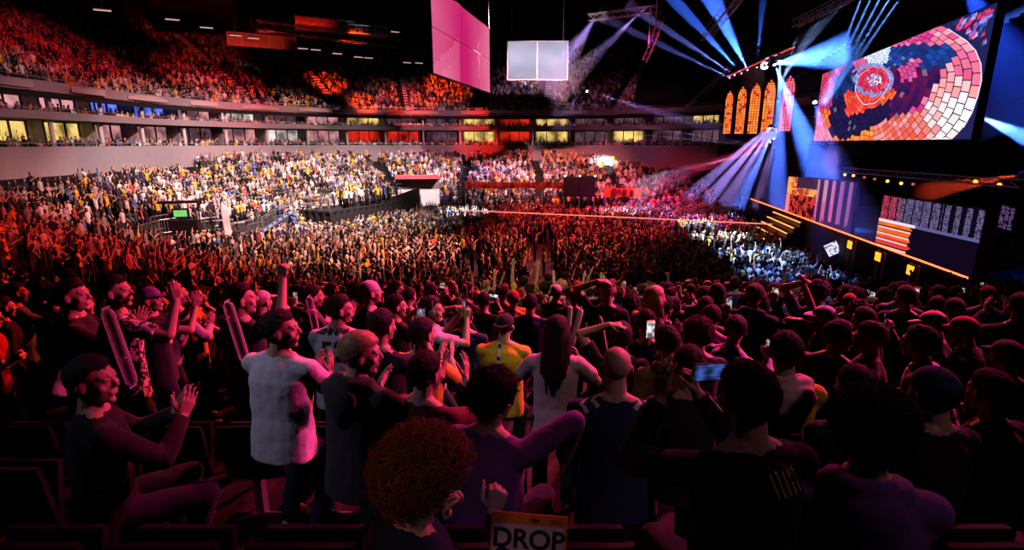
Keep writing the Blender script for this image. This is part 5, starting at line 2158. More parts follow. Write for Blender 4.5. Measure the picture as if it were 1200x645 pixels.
def pinkf(u, v, i, j):
    f = abs(u - .48) * 1.4 + .12 * noise.noise(V((u * 3, v * 2, 0)))
    f = max(0, min(1, f)) ** 1.3
    if u < .45 and v > 1.2 * u - .1:
        f = f * .6
    if u < .4 and v <= 1.2 * u + .1:
        f = min(1, f + .2)
    return (.62 + .36 * f, .015 + .25 * f, .16 + .26 * f)


grid_picture(t, W, 6.0, 36, 18, pinkf, 'picture', 0.95)
mb = MB()
for x in (.43 * W, .75 * W):
    mb.box((x - .018, -.02, 0), (x + .018, -.012, 6))
mb.box((0, -.02, 3.13), (W, -.012, 3.17))
mb.box((0, -.03, 0), (W, -.012, .06))
mb.box((0, -.03, 5.94), (W, -.012, 6))
mb.build('seam', mat('seam_pink', (.10, .012, .04), .8), t)
# pale double screen
bl, br = at_y(594.5, 94, 66), at_y(665, 92.5, 66)
t, W = panel('hanging_screen', 'pale grey-lavender hanging screen of two square fields, facing the camera', 'screen', bl, br, 4.25, .15)


def palef(u, v, i, j):
    f = .56 + .25 * math.exp(-((u - .1) ** 2 + (v - .6) ** 2) * 14) + .25 * math.exp(-((u - .66) ** 2 + (v - .55) ** 2) * 16) + .06 * noise.noise(V((u * 5, v * 5, 2)))
    return (f * .86, f * .80, f * 1.1)


grid_picture(t, W, 4.25, 28, 16, palef, 'picture', 0.9)
mb = MB()
for x in (0.02, .495 * W, W - .02):
    mb.box((x - .05, -.03, 0), (x + .05, -.012, 4.25))
mb.box((0, -.03, 0), (W, -.012, .07))
mb.box((0, -.03, 4.18), (W, -.012, 4.25))
mb.build('frame', mat('frame_white', (.75, .72, .75), .5), t)

# lancet windows of light
specs = [(847, 855.6, 107, 157, 64.5), (860.5, 871, 102, 157, 62.5), (875, 887, 98, 157, 60), (891, 904, 94, 155, 57.5), (912, 926, 89, 154, 55)]
names = ['farthest and thinnest orange lancet window of light', 'second orange lancet window of light from the far end', 'middle orange lancet window of light in the row of five', 'broad orange lancet window of light beside the star lamp', 'pink-washed lancet window of light behind the blue beam']
for (x0, x1, y0, y1, Y), lb in zip(specs, names):
    bl, br = at_y(x0, y1, Y), at_y(x1, y1, Y - .6)
    br.z = bl.z
    h = at_y(x0, y0, Y).z - bl.z
    u = br - bl
    W = math.hypot(u.x, u.y)
    t = thing('arched_light_panel', lb, 'light panel', bl, math.atan2(u.y, u.x), 'lancet windows of the stage set')
    hs = h - W * 1.1

    def archw(z):
        if z < hs:
            return W / 2
        f = (z - hs) / (h - hs)
        return W / 2 * math.sqrt(max(0.02, 1 - f ** 1.6))
    mb = MB()
    zz = [h * k / 24 for k in range(25)]
    L = [(W / 2 - archw(z) - .08, z) for z in zz]
    Rr = [(W / 2 + archw(z) + .08, z) for z in zz]
    out_ = L + Rr[::-1]
    n = len(out_)
    mb.add([(x, .02, z) for x, z in out_] + [(x, .3, z) for x, z in out_], [(k, k + 1, n - 2 - k, n - 1 - k) for k in range(24)] + [(n + k + 1, n + k, 2 * n - 1 - k, 2 * n - 2 - k) for k in range(24)] + [(k, n + k, n + (k + 1) % n, (k + 1) % n) for k in range(n)])
    mb.build('frame', M_BLACK, t)
    mb = MB()
    for i in range(4):
        for j in range(20):
            za, zb = h * (j + .07) / 20, h * (j + .93) / 20
            w = min(archw(za), archw(zb))
            xa, xb = W / 2 - w + 2 * w * (i + .08) / 4, W / 2 - w + 2 * w * (i + .92) / 4
            f = rngs.random()
            mb.cur = (1, .10 + .2 * f, .02 + .02 * f) if lb[0] != 'p' else (.9, .08 + .1 * f, .25)  # the beam's pink wash on the last window is put into its pane colour
            if rngs.random() < .1:
                mb.cur = (.5, .02, .02)
            mb.add([(xa, 0, za), (xb, 0, za), (xb, 0, zb), (xa, 0, zb)], [(0, 1, 2, 3)])
    mb.build('pane', attr_mat('lancet_light', emit=1.3), t)
# dark set wall behind them
t = thing('set_wall', 'black stage set wall carrying the row of orange lancet windows', 'stage set', (0, 0, 0))
mb = MB()
a, b = at_y(838, 160, 67), at_y(945, 160, 55.5)
a.z = b.z = 0
u = (b - a).normalized()
nn = V((-u.y, u.x, 0)) * (1 if (-u.y * 0 + u.x) > 0 else -1)
mb.add([a + nn * .5, b + nn * .5, b + nn * .5 + V((0, 0, 14.6)), a + nn * .5 + V((0, 0, 14.6)), a + nn * .9, b + nn * .9, b + nn * .9 + V((0, 0, 14.6)), a + nn * .9 + V((0, 0, 14.6))], [(0, 1, 2, 3), (5, 4, 7, 6), (3, 2, 6, 7), (0, 4, 5, 1), (1, 5, 6, 2), (4, 0, 3, 7)])
mb.build('panel', M_DRAPE, t)
mb = MB()
for k in range(7):
    p = a + (b - a) * (k / 6) + nn * .95
    mb.tube(p, p + V((0, 0, 14.4)), .06, n=6)
mb.build('strut', M_ALU, t)

# stage-floor screens
bl, br = at_y(918, 259, 50), at_y(997, 268, 42)
bl.z = br.z = DZ
hh = at_y(924, 207, 50).z - DZ
t, W = panel('led_screen', 'smaller stage screen of orange fire and dark silhouettes beside pink columns', 'screen', bl, br, hh)


def firef(u, v, i, j):
    n_ = noise.noise(V((u * 14, v * 5, 4))) + .7 * noise.noise(V((u * 34, v * 17, 1))) + .5 * noise.noise(V((u * 70, v * 40, 9)))
    if u > .48:
        col_ = (u * 9) % 1
        if .15 < col_ < .6 and v > .15 + .2 * (n_):
            return (.75, .12 + .15 * (v > .55) * (u < .7), .3) if u < .8 else (.4, .1, .3)
        return (.03, .01, .06)
    if v > .78 and .15 < u:
        return (.05 + .1 * max(0, n_), .02, .06)
    if v > .62:
        return (1, .3 + .3 * n_, .1) if n_ > -.15 else (.5, .05, .03)
    if n_ > .02 and .07 < u:
        return (.03, .0, .01) if n_ > .1 else (.35, .02, .02)
    return (.75 + .2 * n_, .06 + .05 * n_, .025) if u > .06 else (1, .25, .2)


grid_picture(t, W, hh, 130, 64, firef, 'picture', 1.0)
bl, br = at_y(1025, 289, 34), at_y(1140, 320, 26)
bl.z = br.z = DZ + .4
hh = at_y(1037, 229, 34).z - DZ - .4
t, W = panel('led_screen', 'long stage screen of vertical script columns over orange and white bars', 'screen', bl, br, hh)


def scriptf(u, v, i, j):
    n_ = noise.noise(V((u * 150, v * 45, 7))) + .5 * noise.noise(V((u * 60, v * 12, 2)))
    if v > .60:
        c = (u * 11) % 1
        if c < .16 or (u > .66 and c < .45):
            return (.004, .003, .01)
        on = n_ > -.02
        tint = (.6, .06, .12) if u < .16 else ((.4, .09, .2) if u < .25 else (.17, .13, .3))
        return tint if on else tuple(a * .18 for a in tint)
    if .55 < v <= .60:
        return (.9, .8, .95) if u < .42 else (.12, .12, .3)
    if u > .38 + .05 * noise.noise(V((v * 17, 0, 0))) + .04 * noise.noise(V((v * 45, 3, 0))):
        return (.006, .002, .012)
    f = (v * 9) % 1
    if f < .22:
        return (1, .75, .75)
    if f < .34:
        return (.06, .0, .0)
    return (1, .16 + .12 * noise.noise(V((u * 10, v * 4, 0))), .02) if v > .3 else (.85, .05, .03)


grid_picture(t, W, hh, 230, 84, scriptf, 'picture', 0.95)
bl, br = at_y(1168, 266, 27), at_y(1185, 268, 25.8)
bl.z = br.z = bl.z
t, W = panel('led_screen', 'narrow dim strip screen of violet script at the dark end of the stage', 'screen', bl, br, 1.1, .15)
grid_picture(t, W, 1.1, 12, 18, lambda u, v, i, j: (.12, .06, .18) if (i % 4 and noise.noise(V((u * 30, v * 20, 3))) > -.1) else (.004, .003, .008), 'picture', 0.9)
# floor monitor
p = at_z(975, 292, 1.7)
t = thing('floor_monitor', 'tilted bright white monitor among the crowd before the stage', 'monitor', (p.x, p.y, 0), R(25))
mb = MB()
mb.box((-.05, 0, 0), (.05, .1, 1.5))
mb.box((-.5, -.3, 0), (.5, .4, .06))
mb.build('stand', M_BLACK, t)
mb = MB()
Mx = Matrix.Translation((0, 0, 1.7)) @ Matrix.Rotation(R(-12), 4, 'Y') @ Matrix.Rotation(R(-30), 4, 'X')
mb.box((-.62, -.04, -.42), (.62, .04, .42), Mx)
mb.build('case', M_BLACK, t)
mb = MB()
for i in range(12):
    for j in range(8):
        n_ = noise.noise(V((i * .5, j * .6, 3)))
        mb.cur = (.75 + .2 * n_, .75 + .2 * n_, .9) if n_ > -.12 else (.15, .12, .3)
        x0, z0 = -.58 + 1.16 * i / 12, -.38 + .76 * j / 8
        mb.add([Mx @ V(c) for c in ((x0, -.045, z0), (x0 + 1.16 / 12, -.045, z0), (x0 + 1.16 / 12, -.045, z0 + .76 / 8), (x0, -.045, z0 + .76 / 8))], [(0, 1, 2, 3)])
mb.build('screen', attr_mat('led_mon', emit=1.1), t)
# amber footlights on the stage front
for (px_, py_), lb in zip(((996, 287), (1029, 301), (1067, 317)), ('amber square footlight by the tilted white monitor', 'amber square footlight, middle one of the stage front', 'amber square footlight at the near end of the stage front')):
    best = None
    for k in range(60):
        c_ = at_z(px_, py_, .6 + .035 * k)
        e_ = abs((c_ - sA).dot(outw) - .5)
        if best is None or e_ < best[0]:
            best = (e_, c_)
    p = best[1]
    zb = p.z - .5
    t = thing('footlight', lb, 'stage light', (p.x, p.y, zb), math.atan2(-q.y, -q.x) - PI, 'amber footlights')
    mb = MB()
    mb.box((-.3, .0, .25), (.3, .25, .75))
    mb.build('case', M_BLACK, t)
    mb = MB()
    for i in range(2):
        for j in range(2):
            mb.box((-.27 + .28 * i, -.03, .28 + .23 * j), (-.01 + .28 * i, 0, .49 + .23 * j))
    mb.build('lens', emat('amber', (1.0, 0.24, 0.01), 3.0), t)
    mb = MB()
    mb.box((-.36, .1, -zb), (-.3, .2, .8))
    mb.box((.3, .1, -zb), (.36, .2, .8))
    mb.build('bracket', M_STEEL, t)


# ------------------------------------------------------------------ trusses, lamps, beams
def truss(name, label, a, b, r=0.3, cell=0.6, strip=None, group=None):
    a, b = V(a), V(b)
    t = thing(name, label, 'truss', a, 0, group)
    L = (b - a).length
    t.rotation_euler = (b - a).to_track_quat('Z', 'X').to_euler()
    mb = MB()
    cs = [(-r, -r), (r, -r), (r, r), (-r, r)]
    for x, y in cs:
        mb.tube((x, y, 0), (x, y, L), .04, n=6)
    mb.build('chord', M_ALU, t)
    mb = MB()
    k = max(1, int(L / cell))
    for i in range(k):
        z0, z1 = L * i / k, L * (i + 1) / k
        for q_ in range(4):
            (x0, y0), (x1, y1) = cs[q_], cs[(q_ + 1) % 4]
            mb.tube((x0, y0, z0), (x1, y1, z1), .02, n=5, caps=False)
    mb.build('lattice', M_ALU, t)
    if strip:
        mb = MB()
        mb.tube((r + .05, -r, 0), (r + .05, -r, L), .05, n=6)
        mb.build('light_strip', strip, t)
    return t


truss('lighting_truss', 'sloping truss with a red light line above the lancet windows', at_y(850, 93, 64), at_y(928, 59, 52), .22, .7, emat('led_red', (1.0, .03, .02), 3.5))
truss('lighting_truss', 'bright-edged diagonal truss high beside the steep blue beam', at_y(826, 44, 46), at_y(866, -6, 40), .3, .6)
truss('lighting_truss', 'dark hanging truss leg under the roof clutter', at_y(776, 18, 52), at_y(766, 45, 52), .25, .6)
truss('lighting_truss', 'lower crooked end of the dark hanging truss with red tips', at_y(767, 44, 52), at_y(755, 72, 52), .22, .5)
truss('lighting_truss', 'long roof truss above the pale double screen carrying small lamps', at_y(690, 21, 60), at_y(775, 10, 56), .3, .7)
truss('lighting_truss', 'truss over the mosaic wall holding the bank of six white lamps', at_y(932, 28, 46), at_y(1000, -6, 38), .25, .7)
truss('lighting_truss', 'low dark truss with a row of small orange lamps over the stage', at_y(985, 199, 46), at_y(1200, 216, 26), .18, .8)
truss('lighting_truss', 'roof truss above the pink hanging screen', at_y(300, 30, 64), at_y(470, 52, 74), .5, 1.2)
truss('lighting_truss', 'zigzag roof girder over the upper tier', at_y(298, 38, 70), at_y(352, 42, 76), .6, 1.6)
for x, Y in ((509, 42), (570, 55)):
    p = at_y(x, 2, Y)
for x in (600, 660):
    p = at_y(x, 48, 66)
    t = thing('hoist_chain', 'thin hoist chain on the %s end of the pale double screen' % ('near' if x == 600 else 'stage-side'), 'chain', p)
    mb = MB()
    for k in range(36):
        mb.tube((0, 0, k * .3), (0, 0, k * .3 + .22), .03, n=5)
    mb.build('link', M_STEEL, t)
    mb = MB()
    mb.box((-.15, -.1, 10.7), (.15, .1, 11.2))
    mb.build('motor', M_BLACK, t)
for x, Y in ((508, 41), (573, 56)):
    p = at_y(x, 33 if x > 550 else -20, Y)
    t = thing('hoist_chain', 'thin hoist chain on the %s end of the pink screen' % ('near' if x == 508 else 'far'), 'chain', p)
    mb = MB()
    for k in range(30):
        mb.tube((0, 0, k * .3), (0, 0, k * .3 + .22), .03, n=5)
    mb.build('link', M_STEEL, t)
    mb = MB()
    mb.box((-.15, -.1, 9), (.15, .1, 9.5))
    mb.build('motor', M_BLACK, t)
for (px_, py0, py1, Y) in ((760, 10, 52, 52), (768, -5, 30, 52)):
    a, b = at_y(px_, py0, Y), at_y(px_, py1, Y)
    t = thing('hanging_cable', 'pale lit vertical cable %s the hanging truss leg' % ('beside' if px_ == 760 else 'above'), 'cable', b)
    mb = MB()
    mb.path([(0, 0, 0), (0.02, 0, (a - b).z * .5), (0, 0, (a - b).z)], .05, 6)
    mb.build('sheath', mat('cable_white', (.8, .75, .85), .5), t)
    mb = MB()
    mb.box((-.12, -.12, -.25), (.12, .12, 0))
    mb.build('hook_block', M_BLACK, t)

M_LENS_W = emat('lens_white', (0.85, 0.9, 1.0), 14.0)
M_LENS_B = emat('lens_blue', (0.35, 0.6, 1.0), 10.0)
BEAM_K = 1.0


def moving_head(label, p0, p1, r0, r1, col, power, density=0.02, lens=None, group=None, name='moving_head_lamp', size=1.0, blend=.35):
    """A stage lamp: base, yoke, head, lens, and the smoke its beam crosses."""
    p0, p1 = V(p0), V(p1)
    t = thing(name, label, 'stage light', p0, 0, group)
    t.rotation_euler = (p1 - p0).to_track_quat('Z', 'Y').to_euler()
    L = (p1 - p0).length
    s = size
    mb = MB()
    mb.loft([(V((0, 0, z)), r_, r_, None) for z, r_ in ((-.55 * s, .10 * s), (-.5 * s, .16 * s), (-.25 * s, .17 * s), (-.08 * s, .19 * s), (-.02 * s, .19 * s))], 14)
    mb.build('head', M_BLACK, t)
    mb = MB()
    for sx in (-1, 1):
        mb.box((.2 * sx * s - .025 * s, -.06 * s, -.65 * s), (.2 * sx * s + .025 * s, .06 * s, -.18 * s))
    mb.box((-.22 * s, -.06 * s, -.72 * s), (.22 * s, .06 * s, -.63 * s))
    mb.build('yoke', M_BLACK, t)
    mb = MB()
    mb.box((-.2 * s, -.14 * s, -.92 * s), (.2 * s, .14 * s, -.72 * s))
    mb.build('base', M_BLACK, t)
    mb = MB()
    mb.tube((0, 0, -.02 * s), (0, 0, 0.0), .15 * s, n=16)
    mb.build('lens', lens or M_LENS_W, t)
    if density:
        mb = MB()
        mb.tube((0, 0, .03), (0, 0, L), .02 + .06, r1 * 1.02, n=20)
        hz = mb.build('beam', haze_mat('smoke_%g' % density, (1, 1, 1), density, 0.2), t)
        ld = bpy.data.lights.new('beam_light', 'SPOT')
        ld.energy = power
        ld.color = col
        ld.spot_size = max(2 * math.atan2(r1, L), R(.8))
        ld.spot_blend = blend
        ld.shadow_soft_size = .04
        lo = bpy.data.objects.new('beam_light', ld)
        COL.objects.link(lo)
        lo.parent = t
        lo.location = (0, 0, -r0 / max(1e-4, (r1 - r0) / L) if False else .03)
        lo.rotation_euler = (PI, 0, 0)
    return t


BLU = (.05, .17, 1.0)
PBL = (.22, .26, 1.0)
LAV = (.45, .28, 1.0)
WHT = (.75, .85, 1.0)


def beam(label, a, Ya, b, Yb, r0, r1, col, power, density=.02, **k):
    return moving_head(label, at_y(*a, Ya), at_y(*b, Yb), r0, r1, col, power * BEAM_K, density, **k)


PW = 1.0
LD = .03
BEAM_K = 600.0
LN = emat('lens_dimmer', (.5, .65, 1), 5.0)
beam('lamp throwing the lowest lavender beam up across the roof', (855, 91), 62, (706, 20), 58, .2, .5, PBL, 210, LD, size=.6, lens=LN)
beam('lamp throwing the second lavender-blue beam up across the roof', (861, 88), 61, (735, 4), 57, .2, .55, PBL, 240, LD, size=.6, lens=LN)
beam('lamp throwing the blue beam past the hanging truss', (869, 86), 60, (783, -8), 55, .22, .65, BLU, 460, LD, size=.6, lens=LN)
beam('lamp throwing the steepest broad blue beam to the frame top', (876, 82), 59, (829, -12), 53, .26, .95, BLU, 600, LD, size=.6, lens=LN)
beam('lamp throwing a faint upright blue beam', (887, 79), 57, (895, -8), 55, .18, .4, BLU, 110, LD, size=.6, lens=LN)
beam('brilliant star-like lamp at the meeting point of the beams', (896, 77), 56, (880, 100), 44, .3, 1.0, WHT, 60, LD, size=2.2, lens=emat('lens_star', (.75, .9, 1), 60))
beam('lamp throwing a short wide blue flare towards the mosaic wall', (906, 75), 55, (994, 60), 53, .35, 2.0, BLU, 700, LD, blend=.9)
beam('lamp throwing the broad blue beam down over the pink columns', (908, 76), 54, (972, 232), 47, .35, 1.8, BLU, 800, LD, blend=.8)
beam('lamp throwing an upright blue beam down to the crowd', (914, 72), 54, (911, 250), 50, .3, 1.15, (.07, .16, 1.0), 900, LD, blend=.7)
for k, (px_, py_) in enumerate(((937, 32), (946, 26.5), (955, 21.5), (965, 16), (976, 10), (989, 2.5))):
    beam(('first', 'second', 'third', 'fourth', 'fifth', 'last')[k] + ' lamp, counted upwards, of the bank of six white lamps', (px_, py_), 46 - k * 1.5, (917 + k * .8, 95 - k * 2), 52, .12, .15, (.35, .5, 1.0), 520, LD, group='bank of six white lamps', size=.6)
for k, px_ in enumerate((1010, 1022, 1034, 1046, 1059)):
    beam(('first', 'second', 'third', 'fourth', 'fifth')[k] + ' of five high blue lamps beaming down along the mosaic wall edge', (px_ + 4, -14), 40, (962 + k * 1.6, 122), 47, .12, .32, (.12, .3, 1.0), 420, LD, group='five high blue lamps')
for k, (a, b, p_) in enumerate((((899, 150), (806, 232), 1.3), ((902, 150), (828, 236), 1.6), ((905, 150), (848, 240), 1.0), ((907, 151), (864, 244), 1.8), ((910, 151), (886, 246), .8))):
    beam(('lowest-angled', 'second', 'third', 'fourth', 'steepest') [k] + ' lavender lamp of the fan washing down on the crowd edge', a, 53, b, 51, .2, .75, LAV if k != 3 else (.12, .2, 1.0), p_ * 150, LD, group='lavender fan lamps', size=.5, lens=emat('lens_fan', (.5, .4, 1), 2.0))
for k, (b, Y) in enumerate((((742, 147), 58), ((752, 158), 58), ((830, 192), 54))):
    beam(('upper', 'middle', 'lower')[k] + ' thin pale laser lamp shooting sideways from the set foot', (909, 173), 53, b, Y, .06, .12, (.8, .5, .9), 260, .08, group='thin laser lamps', size=.4, lens=emat('lens_fan', (.5, .4, 1), 2.0))
beam('roof lamp sending a faint wide violet shaft down to the suites', (700, 18), 62, (640, 105), 66, .25, 2.2, LAV, 70, .03, blend=1.0)
beam('roof lamp sending a second faint violet shaft', (748, 17), 58, (650, 112), 64, .25, 1.5, LAV, 50, .03, blend=1.0)
beam('roof lamp by the suites casting a faint slanting lavender shaft', (688, 107), 68, (852, 155), 58, .2, .8, LAV, 110, .03)
beam('lamp off the mosaic wall edge throwing a narrow blue beam to the dark', (1146, 136), 30, (1215, 166), 27, .15, .5, BLU, 260, LD)
beam('high blue lamp hazing the dark air beside the mosaic wall', (1130, -20), 32, (1215, 140), 29, .6, 2.6, (.02, .08, 1.0), 45, LD, blend=1.0)
beam('low orange lamp throwing a dim red shaft over the stage', (1195, 205), 28, (1080, 226), 34, .12, .7, (1.0, .07, .02), 60, .03)
beam('lamp over the stage pit throwing a blue pool before the deck', (955, 120), 44, (1006, 325), 33, .5, 3.2, (.04, .13, 1.0), 40, .03, blend=1.0)
beam('magenta lamp flooding the crowd edge sideways from the set foot', (902, 166), 53, (742, 226), 56, .2, 1.3, (1.0, .02, .16), 90, .03, blend=1.0)
beam('lamp throwing a magenta pool along the stage foot', (1040, 290), 33, (900, 300), 44, .25, 1.2, (1.0, .03, .2), 60, .03)
# small orange lamps of the low truss
for k, (px_, py_) in enumerate(((990, 205), (1000, 206), (1013, 208), (1025, 210), (1040, 212.5), (1056, 215), (1070, 216), (1143, 213), (1171, 217))):
    Y = 45 - (px_ - 990) * .09
    m_ = emat('lamp_orange', (1.0, .22, .03), 7.0) if k in (0, 1, 4, 5, 7, 8) else emat('lamp_dim', (.5, .1, .12), 1.0)
    moving_head('%s small %s lamp on the low truss over the stage' % (('first', 'second', 'third', 'fourth', 'fifth', 'sixth', 'seventh', 'eighth', 'last')[k], 'orange' if k in (0, 1, 4, 5, 7, 8) else 'dim red'), at_y(px_, py_, Y), at_y(px_ - 60, py_ + 60, Y - 12), .1, .3, (1, .3, .1), 0, 0, lens=m_, group='low truss lamps', size=.7)

# ceiling lamps
for k, (px_, py_) in enumerate(((202, 23), (242, 32.5), (276, 41.5), (297, 45), (355, 57), (370, 58.5), (395, 63), (420, 67), (432, 68), (463, 37.5), (477, 73.5), (491, 74), (120, 12))):
    Y = 52 + (px_ - 200) * .1
    p = at_y(px_, py_, Y)
    t = thing('ceiling_lamp', '%s thin pinkish tube lamp of the roof edge, counted from the dark side' % ('first second third fourth fifth sixth seventh eighth ninth tenth eleventh twelfth thirteenth'.split()[k]), 'lamp', p, math.atan2(.5, 1), 'roof edge tube lamps')
    mb = MB()
    mb.tube((-.55, 0, 0), (.55, 0, 0), .06, n=8)
    mb.build('tube', emat('tube_pink', (.7, .38, .36), .9), t)
    mb = MB()
    mb.box((-.6, -.08, .05), (.6, .08, .16))
    mb.box((-.02, -.02, .1), (.02, .02, 3))
    mb.build('housing', M_BLACK, t)
# roof duct and machine platform lit by coloured lamps
p = at_y(395, 31, 72)
t = thing('roof_duct', 'red-lit round roof duct above the upper tier', 'duct', p, R(28))
mb = MB()
mb.tube((-5, 0, 0), (3, 0, 0), .8, n=20)
mb.build('pipe', mat('duct_steel', (.5, .45, .45), .55), t)
mb = MB()
for k in range(9):
    mb.tube((-5 + k, 0, 0), (-4.94 + k, 0, 0), .86, n=20)
mb.build('collar', M_STEEL, t)
p = at_y(430, 36, 70)
t = thing('roof_platform', 'white-lit service platform with railings in the roof', 'platform', p, R(24))
mb = MB()
mb.box((-2.2, -.8, -.6), (2.4, .8, -.45))
mb.build('deck', mat('platform_grey', (.6, .6, .65), .5), t)
mb = MB()
for z in (0, .4, .8):
    mb.tube((-2.2, -.8, z - .4), (2.4, -.8, z - .4), .04, n=6)
for k in range(9):
    mb.tube((-2.2 + k * .57, -.8, -.5), (-2.2 + k * .57 + (.3 if k % 2 else -.2), -.8, .45), .04, n=6)
mb.build('railing', M_STEEL, t)
mb = MB()
for k in range(5):
    mb.box((-1.9 + k * .85, -.3, -.45), (-1.4 + k * .85, .3, -.05 + .12 * (k % 3)))
mb.build('equipment', mat('platform_gear', (.5, .5, .55), .5), t)
p = at_y(322, 50, 68)
t = thing('roof_panel', 'red-lit sloping roof panel over the upper tier', 'panel', p, R(28))
mb = MB()
mb.box((-5, -.1, -.7), (2.4, .1, .8))
mb.build('sheet', mat('panel_grey', (.35, .3, .3), .7), t)
mb = MB()
for k in range(6):
    mb.box((-5 + k * 1.45, -.16, -.7), (-4.9 + k * 1.45, -.1, .8))
mb.build('rib', M_STEEL, t)

# ------------------------------------------------------------------ floor furniture
# broadcast riser
t = thing('camera_riser', 'black-draped camera riser with rails on the floor before the side stand', 'platform', (0, 0, 0))
pts = [(-19.0, 48.3), (-15.8, 46.6), (-10.0, 58.6), (-13.4, 60.2)]
RZ = 2.35
mb = MB()
mb.add([(x, y, RZ) for x, y in pts] + [(x, y, RZ - .15) for x, y in pts], [(0, 1, 2, 3), (7, 6, 5, 4)] + [(i, 4 + i, 4 + (i + 1) % 4, (i + 1) % 4) for i in range(4)])
mb.build('deck', M_CONC, t)
mb = MB()
vs = []
nseg = 0
loop = []
for i in range(4):
    a, b = V((*pts[i], 0)), V((*pts[(i + 1) % 4], 0))
    m_ = int((b - a).length / .25)
    for k in range(m_):
        p = a.lerp(b, k / m_)
        nrm = V(((b - a).y, -(b - a).x, 0)).normalized()
        loop.append((p + nrm * .05 * math.sin(k * 1.9), 0))
n = len(loop)
mb.add([(p.x, p.y, 0.01) for p, _ in loop] + [(p.x, p.y, RZ - .02) for p, _ in loop], [(i, (i + 1) % n, n + (i + 1) % n, n + i) for i in range(n)])
mb.build('drape', M_DRAPE, t)
mb = MB()
for i in (0, 2, 3):
    a, b = V((*pts[i], RZ)), V((*pts[(i + 1) % 4], RZ))
    for z in (.5, 1.05):
        mb.tube(a + V((0, 0, z)), b + V((0, 0, z)), .05, n=6)
    k = int((b - a).length / 1.2)
    for j in range(k + 1):
        p = a.lerp(b, j / k)
        mb.tube(p, p + V((0, 0, 1.05)), .05, n=6)
mb.build('railing', M_STEEL, t)
mb = MB()
a, b, c, d = V((-12.2, 54.2, RZ)), V((-10.0, 58.6, RZ)), V((-13.2, 60.0, RZ)), V((-13.0, 59.6, RZ))
mb.add([a, b, b + V((0, 0, 1.2)), a + V((0, 0, .5)), a + V((-.1, .05, 0)), b + V((-.1, .05, 0)), b + V((-.1, .05, 1.2)), a + V((-.1, .05, .5))], [(0, 1, 2, 3), (5, 4, 7, 6), (3, 2, 6, 7), (1, 5, 6, 2), (4, 0, 3, 7)])
mb.build('side_wall', M_DRAPE, t)
# broadcast cameras on tripods
for k, (x, y, lb) in enumerate(((-17.2, 49.0, 'broadcast camera on a tripod at the stair end of the riser'), (-14.2, 53.0, 'broadcast camera on a tripod in the middle of the riser'), (-12.4, 56.8, 'broadcast camera on a tripod by the riser side wall'))):
    c = thing('broadcast_camera', lb, 'camera', (x, y, RZ), R(-60), 'riser cameras')
    mb = MB()
    mb.box((-.16, -.35, 1.45), (.16, .35, 1.8))
    mb.build('body', M_BLACK, c)
    mb = MB()
    mb.tube((0, .35, 1.62), (0, .8, 1.62), .11, .14, 12)
    mb.build('lens', M_BLACK, c)
    for a in (90, 210, 330):
        mb = MB()
        mb.tube((0, 0, 1.42), (.5 * math.cos(R(a)), .5 * math.sin(R(a)), 0), .035, .025, 6)
        mb.build('leg', M_STEEL, c)
# blue riser stairs
p = at_ground(322, 273)
t = thing('stairs', 'blue metal stairs climbing to the camera riser', 'stairs', (p.x, p.y, p.z), R(25))
mb = MB()
for k in range(7):
    mb.box((-1.2 + .4 * k, -.8, .25 * k), (-.8 + .4 * k, .8, .25 * k + .06))
mb.build('step', mat('stair_blue', (.12, .25, .8), .4), t)
mb = MB()
for sy in (-.85, .85):
    mb.tube((-1.2, sy, 0), (1.6, sy, 1.75), .05, n=6)
    mb.tube((-1.2, sy, 1.0), (1.6, sy, 2.75), .04, n=6)
    for k in range(5):
        mb.tube((-1.2 + .7 * k, sy, .44 * k), (-1.2 + .7 * k, sy, .44 * k + 1.0), .035, n=6)
mb.build('handrail', M_STEEL, t)


def barrier_mesh():
    fr, br_ = MB(), MB()
    for z in (.15, 1.05):
        fr.tube((-1.1, 0, z), (1.1, 0, z), .03, n=6)
    for x in (-1.1, 1.1):
        fr.tube((x, 0, .03), (x, 0, 1.05), .03, n=6)
        fr.tube((x, -.3, .03), (x, .3, .03), .03, n=6)
    for k in range(11):
        x = -.95 + .19 * k
        br_.tube((x, 0, .15), (x, 0, 1.05), .016, n=5)
    return fr.mesh('frame'), br_.mesh('bars')


bf, bb = barrier_mesh()
bf.materials.append(M_STEEL)
bb.materials.append(M_STEEL)
bp = FENCE
bnames = ['at the dark start of the fence', 'second from the dark start of the fence', 'below the green-lit booth', 'beside the green-lit booth', 'just before the white flag', 'at the foot of the white flag', 'just past the white flag', 'half-way from flag to blue stairs', 'short of the blue stairs', 'alongside the blue stairs', 'at the riser corner']
for k, p in enumerate(bp):
    nx_ = bp[min(k + 1, len(bp) - 1)] - bp[max(0, k - 1)]
    o = thing('crowd_barrier', 'steel crowd barrier ' + bnames[k], 'barrier', (p.x, p.y, p.z), math.atan2(nx_.y, nx_.x), 'fence of crowd barriers')
    child('frame', bf, M_STEEL, o)
    child('bars', bb, M_STEEL, o)
